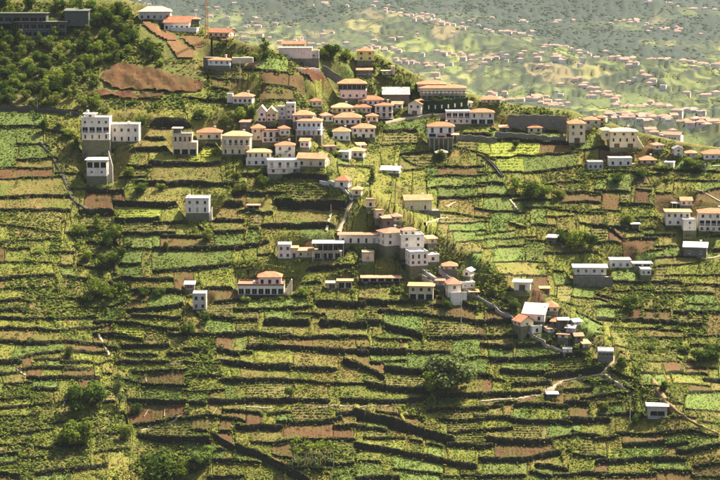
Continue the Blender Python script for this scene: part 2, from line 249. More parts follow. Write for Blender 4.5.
# ---------------------------------------------------------------- retaining walls of the terraces: (height factor, line)
WALLS_TXT = '''
3 0,107 38,108 80,113
3 0,126 38,127|2 18,144 43,145|3 20,160 55,158|2 0,179 60,177|4 0,198 25,196.5 65,195.5|4 0,210 30,210 68,210
3 50,131 80,134|3 62,174 82,174|6 88,191 120,191|2 70,189 87,189|8 84,212 108,212|2 0,168 48,168
2 5,226 55,232|2 20,241 60,239|2 8,249 25,249|4 58,253 72,253|2 0,262 50,263|5 0,279 30,277 48,275|2 0,290 40,288|4 0,302 15,300|2 40,299 78,299|5 0,311 20,310
3.5 0,319 45,319 90,318|4 0,329 30,329 60,331 97,328|5 97,323 122,323|5 98,334 120,336|5 0,342 40,344 70,342 102,345|3 75,352 103,353
3 18,359 35,355 60,352|7 0,363 18,362|3 40,360 64,360|4 65,362 87,362|5 48,368 65,368|3 66,370 90,369|3 20,370 42,368|3 0,375 20,372|5 30,379 60,378 95,378|5 36,390 54,389|3 8,384 27,383
3 0,400 25,398|3 0,410 45,404|3 0,417 35,416|2.5 0,437 25,433 50,431|3 0,445 10,445|4 0,455 15,454|4 0,465 15,463|5 3,475 14,476|3 25,459 37,457|5 40,473 72,469|6 74,469 102,466|3 95,435 120,434|2.5 100,452 122,449|2.5 52,424 90,420
14 112,122 170,123 226,123|5 138,138.5 172,139|6 120,150 172,149|8 195,144 222,146|5 120,166 145,167|6 157,163.5 215,164|3 112,178 142,177|7 145,183 190,184 238,185
7 120,204 165,205 186,203|8 212,204 240,204|7 122,220 152,220|3 155,223 185,222|5 215,220.5 240,221|4 126,234 170,234|4 170,236 195,237|5 215,233 240,232|6 158,249 200,249 240,247|3 130,248.5 147,249
5 160,271 185,269 205,267 240,263|6 120,279 167,280|7 137,291 185,292|4 205,288 240,288|6 133,311 160,309 180,306|4 207,302 240,301|4 140,317 177,319|6 208,317 240,320|5 120,323 137,324 158,329 172,330|6 172,335 205,335 240,334|4 120,337 138,340
5 125,346 160,347|5 172,355 187,355|5 188,350 200,350|3 130,355 155,355|4 120,362 167,362|4 140,373 165,372 185,371|4 148,386 184,386|6 135,402 180,402|6 215,401 240,402|6 220,381 240,381|6 222,362 240,364|6 222,351 240,355
5 130,425 150,424 175,419 210,416 240,421|8 142,437 180,440 205,440|8 218,438 232,447|5 218,461 240,462|4 212,478 240,477|3 185,362 215,364|3 188,392 215,391|3 190,376 214,377
6 240,175 280,176 322,177|5 240,194 280,193|12 279,204 345,205|7 268,226 335,225|6 240,248 258,245 275,239 310,239 328,236|5 345,248 362,248|3 240,212 268,213
6 240,264 290,270 330,268 350,266|9 318,303 362,305|4 240,310 304,308|4 250,297 303,296|9 265,323 303,322|9 323,323 362,325|3 240,321 252,320|6 240,333 283,336|4 285,338 362,337|3 300,283 335,284
6 255,348 283,347 320,350 362,353|4 240,353 250,353|9 240,364 268,367 290,367|6 298,369 332,369|6 240,380 290,381|3.5 293,381 325,383 360,384|6 240,401 322,401|6 345,401 362,401|8 350,364 362,367|5 342,414 362,414
7 240,428 280,428|6 281,423 320,423 337,420|5 337,427 362,427|4 255,444 300,441 350,440|9 240,449 256,454 272,464 300,478|4 240,463 255,463|5 334,465 352,465|3 290,470 330,471
6 388,131 428,131|5 405,154 425,152|2 407,160 418,167 440,166|3 395,171 420,170|4 440,167 480,166|2 455,146 480,153|6 462,134 482,135|3 385,145 410,143|3 360,166 390,167
4 433,187 480,186|5 440,198 475,197|3 445,213 480,217|2.5 445,224 480,222|2.5 455,242 478,240|4 360,239 385,239|4 360,250 390,251|3 440,254 475,253|3 430,176 480,175|2.5 450,232 480,231|2.5 455,264 485,263
8 360,302 386,303|6 390,303 408,303|5 387,312 425,315 478,322|5 455,301 478,308|8 390,328 415,335|8 360,323 378,323|4 432,338 480,337|4 360,284 392,285|2.5 470,275 500,277|3 400,277 425,279
11 364,351 400,352|5 402,351 425,353 443,353|8 393,369 426,373|9 358,365 372,372 384,378|8 370,385 400,390 425,392|6 440,396.5 480,396|5 362,401 395,402 420,400|4 430,412 450,410 462,410|4 463,409 480,409|6 445,372 490,376
14 360,415 385,421 400,427 430,434 452,440|4 360,428 382,430|5 446,421 480,420|6 455,446 480,446|4 455,433 480,431|8 360,446 385,450 410,455 440,461 472,467|6 365,478 395,478|4 465,476 480,476|3 400,470 440,474
5 498,130 570,132|6 480,139 530,141 570,144|4 488,158 520,156 550,154 570,153|4 530,173 560,170 590,165|2 480,156 490,159|3 480,172 520,172|4 575,150 602,148|3 590,160 612,161
5 480,183 500,184|6 480,195 510,196|4 480,210 520,213|4 528,208 555,207|4 550,184 580,182|5 560,192 600,193|4 565,202 600,202|3 555,209 580,212 600,213|3 553,216 568,216|5 510,224 522,226|4 535,225 550,225|4 585,224 600,225|2 487,239 530,237|3 487,248 520,246|4 550,253 600,252|2 480,235 510,231|3 530,240 560,242|3 515,200 545,200
3 505,275 540,276|3 550,270 575,273|2 555,286 575,284|7 480,323 512,321|4 480,337 525,336|2 560,302 578,306|3 585,315 597,322|2.5 500,262 545,262|3 575,297 600,300|2.5 560,330 600,334|2 500,290 515,291
5 483,346 508,348|5 520,346 545,344|6 491,360 520,360 555,357 580,355|7 505,372 545,373|9 549,377 565,374 597,370|6 515,385 550,384|7 480,395 515,395|5 516,394 545,391|4 553,391 585,390|4 497,403 515,403|6 520,405 532,405|6 537,406 565,408|4 480,408 497,407|8 570,404 584,404|5 585,399 602,397
6 480,418 508,418|6 514,421 565,423|8 567,421 602,420|4 480,431 506,429|8 493,441 530,443 548,442|5 575,434 602,438|6 480,447 486,447|7 485,460 520,461 555,454|5 540,466 562,469|4 480,477 522,477|3 550,440 575,435|4 575,455 600,458|4 560,476 600,474
7 600,149 656,152|5 600,191 625,192|3 655,193 705,192 720,188|6 625,204 650,206 676,208|3 600,210 620,211|6 600,226 630,229|5 630,230 646,229|5 613,232 622,239 648,239|5 648,235 674,235|5 600,243 618,243|4 600,252 640,253 657,250|3 655,247 680,246|3 640,258 690,257|6 708,250 720,250|4 636,218 657,218|4 615,172 660,174|4 660,170 720,172|3 690,210 720,206|4 690,237 720,236|3 680,180 720,181
6 600,282 640,283 672,282|2 655,267 690,263|3 670,275 720,275|4 673,283 705,285 720,287|3 615,291 650,291|3.5 660,293 710,293|3 600,296 620,300|4 600,307 620,307|4 643,310 668,311|6 680,313 700,313|2 690,304 712,304|4 702,312 720,312|8 603,320 640,320 692,325|3.5 618,328 650,329 678,331|3 640,338 680,338|3 690,335 720,337
2 655,362 675,362|5 670,373 705,375|3 678,384 705,386|4 690,393 720,392|3 683,359 694,361|3 690,368 710,368|8 708,381 720,383|4 612,371 628,377|3 616,383 627,387|5 600,396 624,394|3 602,405 615,403|7 630,414 656,416|3 602,416 622,414|3 640,350 672,348|4 695,345 720,346|3 690,410 720,412|3 640,372 660,374
6 600,440 612,438|4 617,434 645,435 668,433|6 627,445 662,443|4 670,434 691,430|5 692,432 710,436|6 682,453 700,449 720,445|6 600,462 640,460 680,459|3 700,467 720,463|4 600,476 650,475|3 655,470 690,472
3 190,98 235,104|3 215,88 250,92|3 265,84 300,88|3 250,70 285,72|2.5 210,78 240,80|3 300,96 330,104|3 320,72 350,78|3 250,100 330,102|3 330,88 352,92|3 300,112 332,118|3 325,148 345,150|3 345,166 365,168|3 430,100 440,102|3 345,184 362,186
5 -70,492 300,493 520,491 790,490|5 -70,507 790,506|5 -70,524 790,523
'''
walls = []
for line in WALLS_TXT.strip().splitlines():
    for w in line.split('|'):
        p = w.split(); pts = [tuple(map(float, q.split(','))) for q in p[1:]]
        if pts[0][0] <= 0.5: pts.insert(0, (-70, pts[0][1]))
        if pts[-1][0] >= 719.5: pts.append((790, pts[-1][1]))
        ra, rb = random.uniform(3, 8), random.uniform(3, 8)      # walls run on a little, getting lower, past their traced ends
        if pts[0][0] > 0: k = (pts[1][1]-pts[0][1])/(pts[1][0]-pts[0][0]); pts.insert(0, (pts[0][0]-ra, pts[0][1]-k*ra+random.uniform(-.8, .8)))
        if pts[-1][0] < 720: k = (pts[-1][1]-pts[-2][1])/(pts[-1][0]-pts[-2][0]); pts.append((pts[-1][0]+rb, pts[-1][1]+k*rb+random.uniform(-.8, .8)))
        walls.append((float(p[0]), pts))
# low filler walls where the traced ones leave a tall gap
def _wy(w, x):
    xs = [p[0] for p in w[1]]; return np.interp(x, xs, [p[1] for p in w[1]]) if xs[0] <= x <= xs[-1] else None
_rf = random.Random(5); _skip = set()
for _ in range(110):
    best = (25, None)
    for cx in range(4, 720, 9):
        ys = sorted(v for v in (_wy(w, cx) for w in walls) if v is not None)
        for u, l in zip(ys[:-1], ys[1:]):
            if u > (165 if cx > 440 else 210) and l-u > best[0] and l < 492 and (cx, round(u)) not in _skip: best = (l-u, (cx, u, l))
    if best[1] is None: break
    cx, u, l = best[1]; m0 = u+(l-u)*_rf.uniform(.42, .58); pts = [(cx, m0)]
    for sg in (-1, 1):
        x, y, n = cx, m0, 0; lim = _rf.randrange(3, 7)
        while n < lim:
            x2 = x+sg*4.5; vs_ = [v for v in (_wy(w, x2) for w in walls) if v is not None]; up = max([v for v in vs_ if v <= y], default=y-20); dn = min([v for v in vs_ if v > y], default=y+20)
            if y-up < 6 or dn-y < 6: break
            x, y, n = x2, y*.75+.25*(up+dn)/2, n+1; (pts.insert(0, (x, y)) if sg < 0 else pts.append((x, y)))
    if pts[-1][0]-pts[0][0] < 8: _skip.add((cx, round(u))); continue
    walls.append((_rf.uniform(2.0, 4.0), pts))
NC = 1721; CX = np.linspace(-70, 790, NC)            # half-pixel columns
WY = np.full((len(walls), NC), np.nan); WA = np.zeros((len(walls), NC))
for j, (t, pts) in enumerate(walls):
    xs = [p[0] for p in pts]; ys = [p[1] for p in pts]
    a = np.searchsorted(CX, xs[0]); b = np.searchsorted(CX, xs[-1], 'right'); c = CX[a:b]
    ph = random.random()*100
    jit = 1.7*(noise(c, c*0+ph, 13, j)-0.5) + 0.9*(noise(c, c*0+ph, 4.5, j+50)-0.5)
    WY[j, a:b] = np.interp(c, xs, ys) + jit
    e = np.minimum(c-xs[0], xs[-1]-c)
    hv = 0.75 + 0.5*noise(c, c*0+ph, 18, j+9)
    rs = 1 - .3*sstep(0, 60, c - np.interp(WY[j, a:b], [170, 250, 325, 385, 475], [330, 430, 530, 620, 720]))
    WA[j, a:b] = rs*(0.25*t + 0.12)*hv*np.clip(0.5+e/3, 0, 1)
WYs = np.where(np.isnan(WY), 1e9, WY); TOPY = WYs.min(axis=0)     # topmost wall of every column
def warp(px, py):
    # plot edges wander instead of running straight down the slope
    return 6.5*(noise(px, py, 24, 201)-.5) + 3.0*(noise(px, py, 8, 202)-.5)
def terr_off(px, py):
    """height of the terraced ground above/below the smooth hill, with the bounding walls and the position between them"""
    px = np.asarray(px, float).ravel(); py = np.asarray(py, float).ravel(); px = px - warp(px - warp(px, py), py)
    off = np.zeros(len(px)); jb = np.full(len(px), -1); ku = np.full(len(px), -1); vv = np.zeros(len(px))
    ci = np.clip(np.round((px+70)*2).astype(int), 0, NC-1)
    for s in range(0, len(px), 20000):
        e = min(len(px), s+20000); c = ci[s:e]; wy = WY[:, c]; d = wy - py[None, s:e]
        dn = np.where(d >= 0, d, 1e9); up = np.where(d < 0, -d, 1e9)
        j = np.nanargmin(np.where(np.isnan(dn), 1e9, dn), axis=0); k = np.nanargmin(np.where(np.isnan(up), 1e9, up), axis=0)
        ii = np.arange(e-s); db = dn[j, ii]; du = up[k, ii]
        hasb = db < 1e8; hasu = du < 1e8
        Ab = np.where(hasb, WA[j, c], 0); Au = np.where(hasu, WA[k, c], 0)
        du2 = np.where(hasu, du, np.maximum(14-db, 0)); db2 = np.where(hasb, db, 1.0)
        v = np.clip(db2/(db2+du2+1e-6), 0, 1)
        o = Ab/2*(1-v) - Au/2*v
        off[s:e] = np.where(hasb, o, 0); jb[s:e] = np.where(hasb, j, -1); ku[s:e] = np.where(hasu, k, -1); vv[s:e] = v
    return off, jb, ku, vv
def ground_at(px, py):
    """a point of the terraced ground seen at this place of the photograph, before building plots are cut"""
    lim = float(np.interp(px, *CREST)) + 5; raise_ = max(0.0, lim-py)*.42; py = max(float(py), lim); q = py
    for _ in range(4):
        o = terr_off([px], [q])[0][0]; x, y, b = on_hill([px], [q])
        _, pp = project(x, y, b + o); q = max(lim-2, q + 0.7*(py - float(pp[0])))
    o = terr_off([px], [q])[0][0]; x, y, b = on_hill([px], [q])
    return Vector((float(x[0]), float(y[0]), float(b[0]) + o + raise_))
def height(x, y):
    x = np.atleast_1d(np.asarray(x, float)); y = np.atleast_1d(np.asarray(y, float))
    b = B(x, y); px, py = project(x, y, b)
    return b + terr_off(px, py)[0]
PADS = []
def pad_clamp(x, y, z):
    for (cx, cy_, c, s, x0, x1, y0, y1, pz) in PADS:
        m = (abs(x-cx) < 32) & (abs(y-cy_) < 32)
        if not m.any(): continue
        dx = x[m]-cx; dy = y[m]-cy_; lx = dx*c + dy*s; ly = -dx*s + dy*c
        e = np.hypot(np.maximum(np.maximum(x0-lx, lx-x1), 0), np.maximum(np.maximum(y0-ly, ly-y1), 0))
        z[m] = np.minimum(z[m], pz - 0.05 + np.maximum(e-0.9, 0)*1.6)
    return z
def inside_pad(x, y, grow=0.3):
    r = np.zeros(x.shape, bool)
    for (cx, cy_, c, s, x0, x1, y0, y1, pz) in PADS:
        dx = x-cx; dy = y-cy_; lx = dx*c + dy*s; ly = -dx*s + dy*c
        r |= (lx > x0-grow) & (lx < x1+grow) & (ly > y0-grow) & (ly < y1+grow)
    return r
# ================================================================ buildings
_pane = {}; _frame = {}
def pane_mesh(w, h, mat):
    k = (round(w, 1), round(h, 1), mat)
    if k not in _pane:
        m = MB(); w, h = k[0], k[1]; m.box(-w/2+.05, w/2-.05, 0.14, 0.2, .05, h-.05); _pane[k] = m.mesh('pane', M[mat])
    return _pane[k]
def frame_mesh(w, h, fmat='frame'):
    k = (round(w, 1), round(h, 1), fmat)
    if k not in _frame:
        m = MB(); w, h = k[0], k[1]; t = .07
        # one ring with a mullion, then a sill that sticks out of the wall
        m.box(-w/2+.005, -w/2+t, .06, .13, .005, h-.005); m.box(w/2-t, w/2-.005, .06, .13, .005, h-.005)
        m.box(-w/2+t, w/2-t, .06, .13, h-t, h-.005); m.box(-w/2+t, w/2-t, .06, .13, .005, t)
        if w > .8: m.box(-.03, .03, .065, .125, t, h-t)
        m.box(-w/2-.12, w/2+.12, -.09, .02, -.1, .004)
        _frame[k] = m.mesh('window', M[fmat])
    return _frame[k]
def panel(mb, o, ds, n, W, H, z0, holes, depth=.2):
    """upright wall sheet with real openings and reveals; o = outer lower corner, ds = unit vector along, n = outward normal"""
    ss = sorted({0.0, W} | {h[0] for h in holes} | {h[1] for h in holes}); zs = sorted({z0, H} | {h[2] for h in holes} | {h[3] for h in holes})
    def P(s, z, dp=0): return (o[0]+ds[0]*s-n[0]*dp, o[1]+ds[1]*s-n[1]*dp, z)
    for a, b in zip(ss[:-1], ss[1:]):
        for c, d in zip(zs[:-1], zs[1:]):
            sm, zm = (a+b)/2, (c+d)/2
            if any(h[0] < sm < h[1] and h[2] < zm < h[3] for h in holes): continue
            mb.add([P(a, c), P(b, c), P(b, d), P(a, d)], [(0, 1, 2, 3)])
    for (a, b, c, d) in holes:
        q = [P(a, c), P(b, c), P(b, d), P(a, d)]; r = [P(a, c, depth), P(b, c, depth), P(b, d, depth), P(a, d, depth)]
        mb.add(q + r, [(0, 4, 5, 1), (1, 5, 6, 2), (2, 6, 7, 3), (3, 7, 4, 0)])
        mb.add(r, [(0, 1, 2, 3)])
STY = {'w': (1.0, 1.25, .85), 'd': (1.15, 2.15, .08), 's': (.7, .7, 1.3), 'a': (0, 2.1, .25), 'g': (2.3, 2.3, .05), 'b': (1.15, 2.15, .08), 't': (.8, 1.7, .5), 'o': (0, 2.3, .1)}
def roof_mesh(kind, rise, W, D, H, mat, over=.5):
    m = MB(); x0, x1, y0, y1 = -W/2-over, W/2+over, -over, D+over; th = .16; e = H-.12
    if kind == 'hip':
        k = min(x1-x0, y1-y0)/2*.92
        cy_ = (y0+y1)/2; cx = 0
        if (x1-x0) >= (y1-y0): a, b = (x0+k, cy_), (x1-k, cy_)
        else: a, b = (cx, y0+k), (cx, y1-k)
        lo = [(x0, y0, e), (x1, y0, e), (x1, y1, e), (x0, y1, e)]; up = [(p[0], p[1], e+th) for p in lo]
        r = [(a[0], a[1], e+th+rise), (b[0], b[1], e+th+rise)]
        m.add(lo, [(3, 2, 1, 0)]); m.add(lo+up, [(0, 1, 5, 4), (1, 2, 6, 5), (2, 3, 7, 6), (3, 0, 4, 7)])
        if (x1-x0) >= (y1-y0): m.add(up+r, [(0, 1, 5, 4), (1, 2, 5), (2, 3, 4, 5), (3, 0, 4)])
        else: m.add(up+r, [(0, 1, 4), (1, 2, 5, 4), (2, 3, 5), (3, 0, 4, 5)])
    elif kind in ('gx', 'gy'):
        if kind == 'gx': pr = [(y0, e), ((y0+y1)/2, e+rise), (y1, e), (y1, e+th), ((y0+y1)/2, e+rise+th), (y0, e+th)]; A, Bq = x0, x1; mk = lambda s, p: (s, p[0], p[1])
        else: pr = [(x0, e), (0, e+rise), (x1, e), (x1, e+th), (0, e+rise+th), (x0, e+th)]; A, Bq = y0, y1; mk = lambda s, p: (p[0], s, p[1])
        vs = [mk(A, p) for p in pr] + [mk(Bq, p) for p in pr]
        fs = [(i, (i+1) % 6, 6+(i+1) % 6, 6+i) for i in range(6)] + [(0, 5, 4, 1), (1, 4, 3, 2), (6, 7, 10, 11), (7, 8, 9, 10)]
        m.add(vs, fs)
    elif kind == 'shed':
        m.add([(x0, y0, e), (x1, y0, e), (x1, y1, e+rise), (x0, y1, e+rise), (x0, y0, e+th), (x1, y0, e+th), (x1, y1, e+rise+th), (x0, y1, e+rise+th)],
              [(0, 3, 2, 1), (4, 5, 6, 7), (0, 1, 5, 4), (1, 2, 6, 5), (2, 3, 7, 6), (3, 0, 4, 7)])
    elif kind == 'flat':      # slab with parapet
        o = .12; m.box(-W/2-o, W/2+o, -o, D+o, H-.02, H+.16); t = .18; z1 = H+.16+max(rise, .25)
        m.box(-W/2-.08, W/2+.08, -.08, -.08+t, H+.15, z1); m.box(-W/2-.08, W/2+.08, D+.08-t, D+.08, H+.15, z1)
        m.box(-W/2-.08, -W/2-.08+t, .1, D-.1, H+.15, z1-.01); m.box(W/2+.08-t, W/2+.08, .1, D-.1, H+.15, z1-.01)
    else:                      # plain overhanging slab
        m.box(-W/2-over-.15, W/2+over+.15, -over-.35, D+over, H-.02, H+.2)
    return m.mesh('roof', M[mat])
def block(root, x0, x1, z0, z1, D, yo, wm, roof, rows, base=-3.5, side=True, fmat='frame'):
    W = x1-x0; cx = (x0+x1)/2; floors = rows.split() if rows else []
    H = z1-z0; fr = []; lf = []; rt = []
    nfl = max(1, len(floors)); fh = H/nfl
    def row(n, st, width, f):
        w, h, sill = STY[st]; k = min(1.0, fh/2.75); h *= k; sill *= k
        bay = width/max(n, 1)
        if st in 'ao': w = bay*.78
        w = min(w, bay*.72 if st not in 'ao' else w)
        h = min(h, fh*.82-sill*.3)
        return [(bay*(i+.5)-w/2, bay*(i+.5)+w/2, z0+f*fh+sill, z0+f*fh+sill+h) for i in range(n)]
    for f, t in enumerate(floors):
        if t == '-': continue
        n, st = int(t[:-1]), t[-1]
        for h in row(n, st, W, f): fr.append((h, st))
        if side and st in 'wdbst' and D > 4:
            for h in row(2, 'w' if st in 'wdbt' else st, D, f): lf.append((h, 'w')); rt.append((h, 'w'))
    fmat = random.choice(['frame', 'fr_white', 'fr_brown', 'frame', 'shut_g']); shut = random.choice(['shut_g', 'wood', 'fr_brown'])
    mb = MB()
    zl = z0 + (fh if (floors and floors[0] == '-' and len(floors) > 1) else .25 if base < -.7 else base)      # below this the wall is bare stone
    if zl > z0+base+.05:
        pm = MB(); pm.box(x0-.04, x1+.04, yo-.04, yo+D+.04, z0+base, zl); mobj('plinth', pm.mesh('plinth', M['mossw' if wm in ('white', 'bluew', 'cream') else 'stonew']), root)
        base = zl-z0-.03
    panel(mb, (x0, yo), (1, 0), (0, -1), W, z1, z0+base, [h for h, _ in fr])
    panel(mb, (x1, yo), (0, 1), (1, 0), D, z1, z0+base, [h for h, _ in rt])
    panel(mb, (x0, yo+D), (0, -1), (-1, 0), D, z1, z0+base, [h for h, _ in lf])
    panel(mb, (x1, yo+D), (-1, 0), (0, 1), W, z1, z0+base, [])
    rk = roof.split(':') if roof else ['none']
    if rk[0] in ('gx', 'gy'):
        r = float(rk[2])
        if rk[0] == 'gx':
            for xx, fl in ((x0, 0), (x1, 1)): mb.add([(xx, yo, z1), (xx, yo+D, z1), (xx, yo+D/2, z1+r-.1)], [(0, 2, 1) if not fl else (0, 1, 2)])
        else:
            for yy in (yo, yo+D): mb.add([(x0, yy, z1), (x1, yy, z1), (cx, yy, z1+r-.1)], [(0, 1, 2)])
    if rk[0] == 'none': mb.add([(x0, yo, z1-.05), (x1, yo, z1-.05), (x1, yo+D, z1-.05), (x0, yo+D, z1-.05)], [(0, 1, 2, 3)])
    mobj('wall', mb.mesh('wall', M[wm]), root)
    ro = None
    if rk[0] != 'none':
        rise = float(rk[2]) if len(rk) > 2 else .3
        me = roof_mesh(rk[0], rise, W, D, z1, rk[1]); ro = mobj('roof', me, root, (cx, yo, 0))
    for lst, fn, rz in ((fr, lambda s: (x0+s, yo), 0), (rt, lambda s: (x1, yo+s), R(90)), (lf, lambda s: (x0, yo+D-s), R(-90))):
        for (h, st) in lst:
            w, hh = h[1]-h[0], h[3]-h[2]; p = fn((h[0]+h[1])/2)
            nm = 'door' if st == 'g' else 'window'
            o = mobj(nm, frame_mesh(w, hh, fmat), root, (p[0], p[1], h[2]), rz)
            pr_ = random.random(); mobj('pane', pane_mesh(w, hh, 'wood' if st == 'g' else 'glass' if pr_ < .68 or st in 'ao' else 'curtain' if pr_ < .82 else shut), o)  # in arcades and open mouths the dark glass stands in for inner shade
    for f, t in enumerate(floors):
        if t.endswith('b') or t.endswith('o'):
            zz = z0+f*fh; m = MB(); m.box(x0-.1, x1+.1, yo-1.1, yo+.02, zz-.16, zz)
            bo = mobj('balcony', m.mesh('balcony', M[wm]), root); m = MB()
            m.box(x0-.1, x1+.1, yo-1.1, yo-1.02, zz+.75, zz+.9); n = max(3, int(W/.45))
            for i in range(n+1):
                xx = x0-.07+(W+.14)*i/n; m.box(xx-.03, xx+.03, yo-1.09, yo-1.03, zz, zz+.75)
            mobj('railing', m.mesh('railing', M['rail']), bo)
    return ro
TD = math.tan(PITCH)
HOUSE = {}
def house(label, blocks, rot=0, name='house', cat='house', extras=(), at=None, dy=0, sink=0.0):
    b0 = blocks[0]; pc = at[0] if at else (b0[0]+b0[1])/2; pb = at[1] if at else b0[2]
    p = ground_at(pc, pb)
    s = (p.y*cp - (p.z-CZ)*sp)/F; rz = R(rot)
    if dy: p = p + Vector((0, dy, 0))
    root = empty(name, p, rz); tag(root, label, cat)
    X0 = Y0 = 1e9; X1 = Y1 = -1e9; cr = math.cos(rz)
    zmin = 0; cs_, sn_ = math.cos(rz), math.sin(rz); fx = [(b[0]-pc)*s for b in blocks] + [(b[1]-pc)*s for b in blocks]
    low = float(min(height([p.x+q*cs_ for q in fx], [p.y+q*sn_-.6 for q in fx]))) - p.z; low = min(-2.0, max(-11.0, low-1.2))
    for i, b in enumerate(blocks):
        (a, c, pyb, pyt, D, yo, wm, roof, rows) = b[:9]
        x0, x1 = (a-pc)*s/cr, (c-pc)*s/cr; zsh = yo*TD
        z0, z1 = (pb-pyb)*s-zsh, (pb-pyt)*s-zsh
        x0 += .03*i; x1 -= .03*i; D = D-.04*i
        if i == 0: z0 = 0
        if abs(z0) < .8 and i: z0 = 0
        ro = block(root, x0, x1, z0, z1, D, yo, wm, roof, rows, base=(low-z0 if z0 < .8 else -.6), side=(b[9] if len(b) > 9 else True))
        if z0 < .8: X0, X1, Y0, Y1 = min(X0, x0), max(X1, x1), min(Y0, yo), max(Y1, yo+D)
        zmin = min(zmin, z0)
        if ro and roof.split(':')[0] in ('hip', 'gx', 'gy') and i == 0 and (x1-x0) > 6:
            m = MB(); zz = z1+.3; m.box(-.35, .35, -.3, .3, 0, 1.7); m.box(-.45, .45, -.4, .4, 1.7, 1.85)
            mobj('chimney', m.mesh('chimney', M['white']), ro, ((x1-x0)*.22, D*.62, zz))
    for e in extras:
        if e[0] == 'stair':       # outside stair: a stepped block rising to the right or left, on one side of the house
            _, a, c, pyb, pyt, yo, wm = e; n = 8; x0, x1 = (a-pc)*s, (c-pc)*s; m = MB(); H = (pyb-pyt)*s
            for k in range(n):
                xa = x0+(x1-x0)*k/n; xb = x0+(x1-x0)*(k+1)/n; m.box(min(xa, xb), max(xa, xb), yo, yo+1.6, -2.5-.001*k, H*(n-k)/n+(pb-pyb)*s)
            mobj('stair', m.mesh('stair', M[wm]), root); X1 = max(X1, x0, x1)
        elif e[0] == 'slab':      # canopy or terrace slab with posts
            _, a, c, py_, yo, D, mat, posts = e; x0, x1 = (a-pc)*s, (c-pc)*s; z = (pb-py_)*s-yo*TD; m = MB(); m.box(x0, x1, yo, yo+D, z-.2, z)
            so_ = mobj('canopy', m.mesh('canopy', M[mat]), root)
            for k in range(posts):
                xx = x0+.2+(x1-x0-.4)*k/max(1, posts-1); m = MB(); m.box(xx-.12, xx+.12, yo+.1, yo+.34, -2.5, z-.19); mobj('post', m.mesh('post', M['concrete']), root)
        elif e[0] == 'awning':
            _, a, c, py_, yo, D, mat = e; x0, x1 = (a-pc)*s, (c-pc)*s; z = (pb-py_)*s-yo*TD; m = MB()
            m.add([(x0, yo-D, z-.7), (x1, yo-D, z-.7), (x1, yo, z), (x0, yo, z), (x0, yo-D, z-.62), (x1, yo-D, z-.62), (x1, yo, z+.08), (x0, yo, z+.08)], [(0, 3, 2, 1), (4, 5, 6, 7), (0, 1, 5, 4), (1, 2, 6, 5), (2, 3, 7, 6), (3, 0, 4, 7)])
            mobj('awning', m.mesh('awning', M[mat]), root)
        elif e[0] == 'tank':
            _, a, py_, yo = e; xx = (a-pc)*s; z = (pb-py_)*s-yo*TD; m = MB(); m.tube([(xx, yo, z-.1), (xx, yo, z+1.1), (xx, yo, z+1.3)], [.6, .6, .25], 10); mobj('water_tank', m.mesh('water_tank', M['white']), root)
        elif e[0] == 'terrace':   # masonry platform in front
            _, a, c, py_, yo, D, mat = e; x0, x1 = (a-pc)*s, (c-pc)*s; z = (pb-py_)*s; m = MB(); m.box(x0, x1, yo, yo+D, -4, z); m.box(x0, x1, yo, yo+.25, z, z+.7)
            mobj('terrace', m.mesh('terrace', M[mat]), root)
    PADS.append((p.x, p.y, math.cos(rz), math.sin(rz), X0, X1, Y0, Y1, p.z))
    return root
Hs = house
# --- left slope
Hs('white three-storey flat-roofed house with rooftop hut, left of the twin white blocks', [(82, 110, 153, 140, 8, 0, 'mossw', None, '-'), (82, 110, 140, 118.5, 8, .05, 'white', 'flat:rwhite:.5', '4t 4o 4w'), (84, 95, 118.5, 113, 3.2, 4, 'white', 'slab:rwhite', '1d', False)], extras=[('tank', 87, 112, 5), ('stair', 110.3, 106, 153, 142, 1.5, 'concrete')])
Hs('white two-storey flat-roofed house just right of the three-storey one', [(111.5, 139, 142, 125, 7, 0, 'white', 'flat:rwhite:.4', '4t 4w')], extras=[('tank', 128, 123.5, 4)])
Hs('narrow tall white house with blank lower wall and loggia under the roof slab', [(87, 107, 184, 160, 8, 0, 'white', 'slab:rwhite', '- 2s 3a')], extras=[('stair', 108, 112, 168, 152, 3, 'concrete')])
Hs('unfinished brown house with columned upper terrace left of the orange cottage', [(173, 197, 155, 142, 7, 0, 'tanw', None, '3a'), (173, 192, 142, 134, 5, 1.2, 'tanw', 'flat:concrete:.3', '4t'), (173, 181, 134, 128, 4, 2.5, 'stonew', 'slab:concrete', '-')])
Hs('low cream house with wide orange hip roof left of the two-storey balcony house', [(197, 221, 140, 132.5, 8, 0, 'cream', 'hip:orange:1.6', '3w')])
Hs('cream two-storey house with long projecting balcony slab and tan roof', [(222, 250, 155, 136, 8, 0, 'cream', 'hip:rtan:1.7', '4t 5b')], rot=-6)
Hs('white two-storey cube house with flat roof alone among the upper terraces', [(186, 209, 220, 199, 8, 0, 'white', 'flat:rwhite:.4', '- 3t 3w')], extras=[('stair', 212, 209.2, 219, 208, 1, 'white'), ('tank', 189, 197.5, 4)])
Hs('grey two-storey tower house with four small windows below the terraces', [(193, 206, 310, 294, 6, 0, 'grey', 'flat:grey:.25', '2w 2w')])
Hs('small shed with white roof above the grey tower house', [(185, 194, 292, 287.5, 4, 0, 'stonew', 'shed:rwhite:.5', '1g', False)], name='shed', cat='shed')
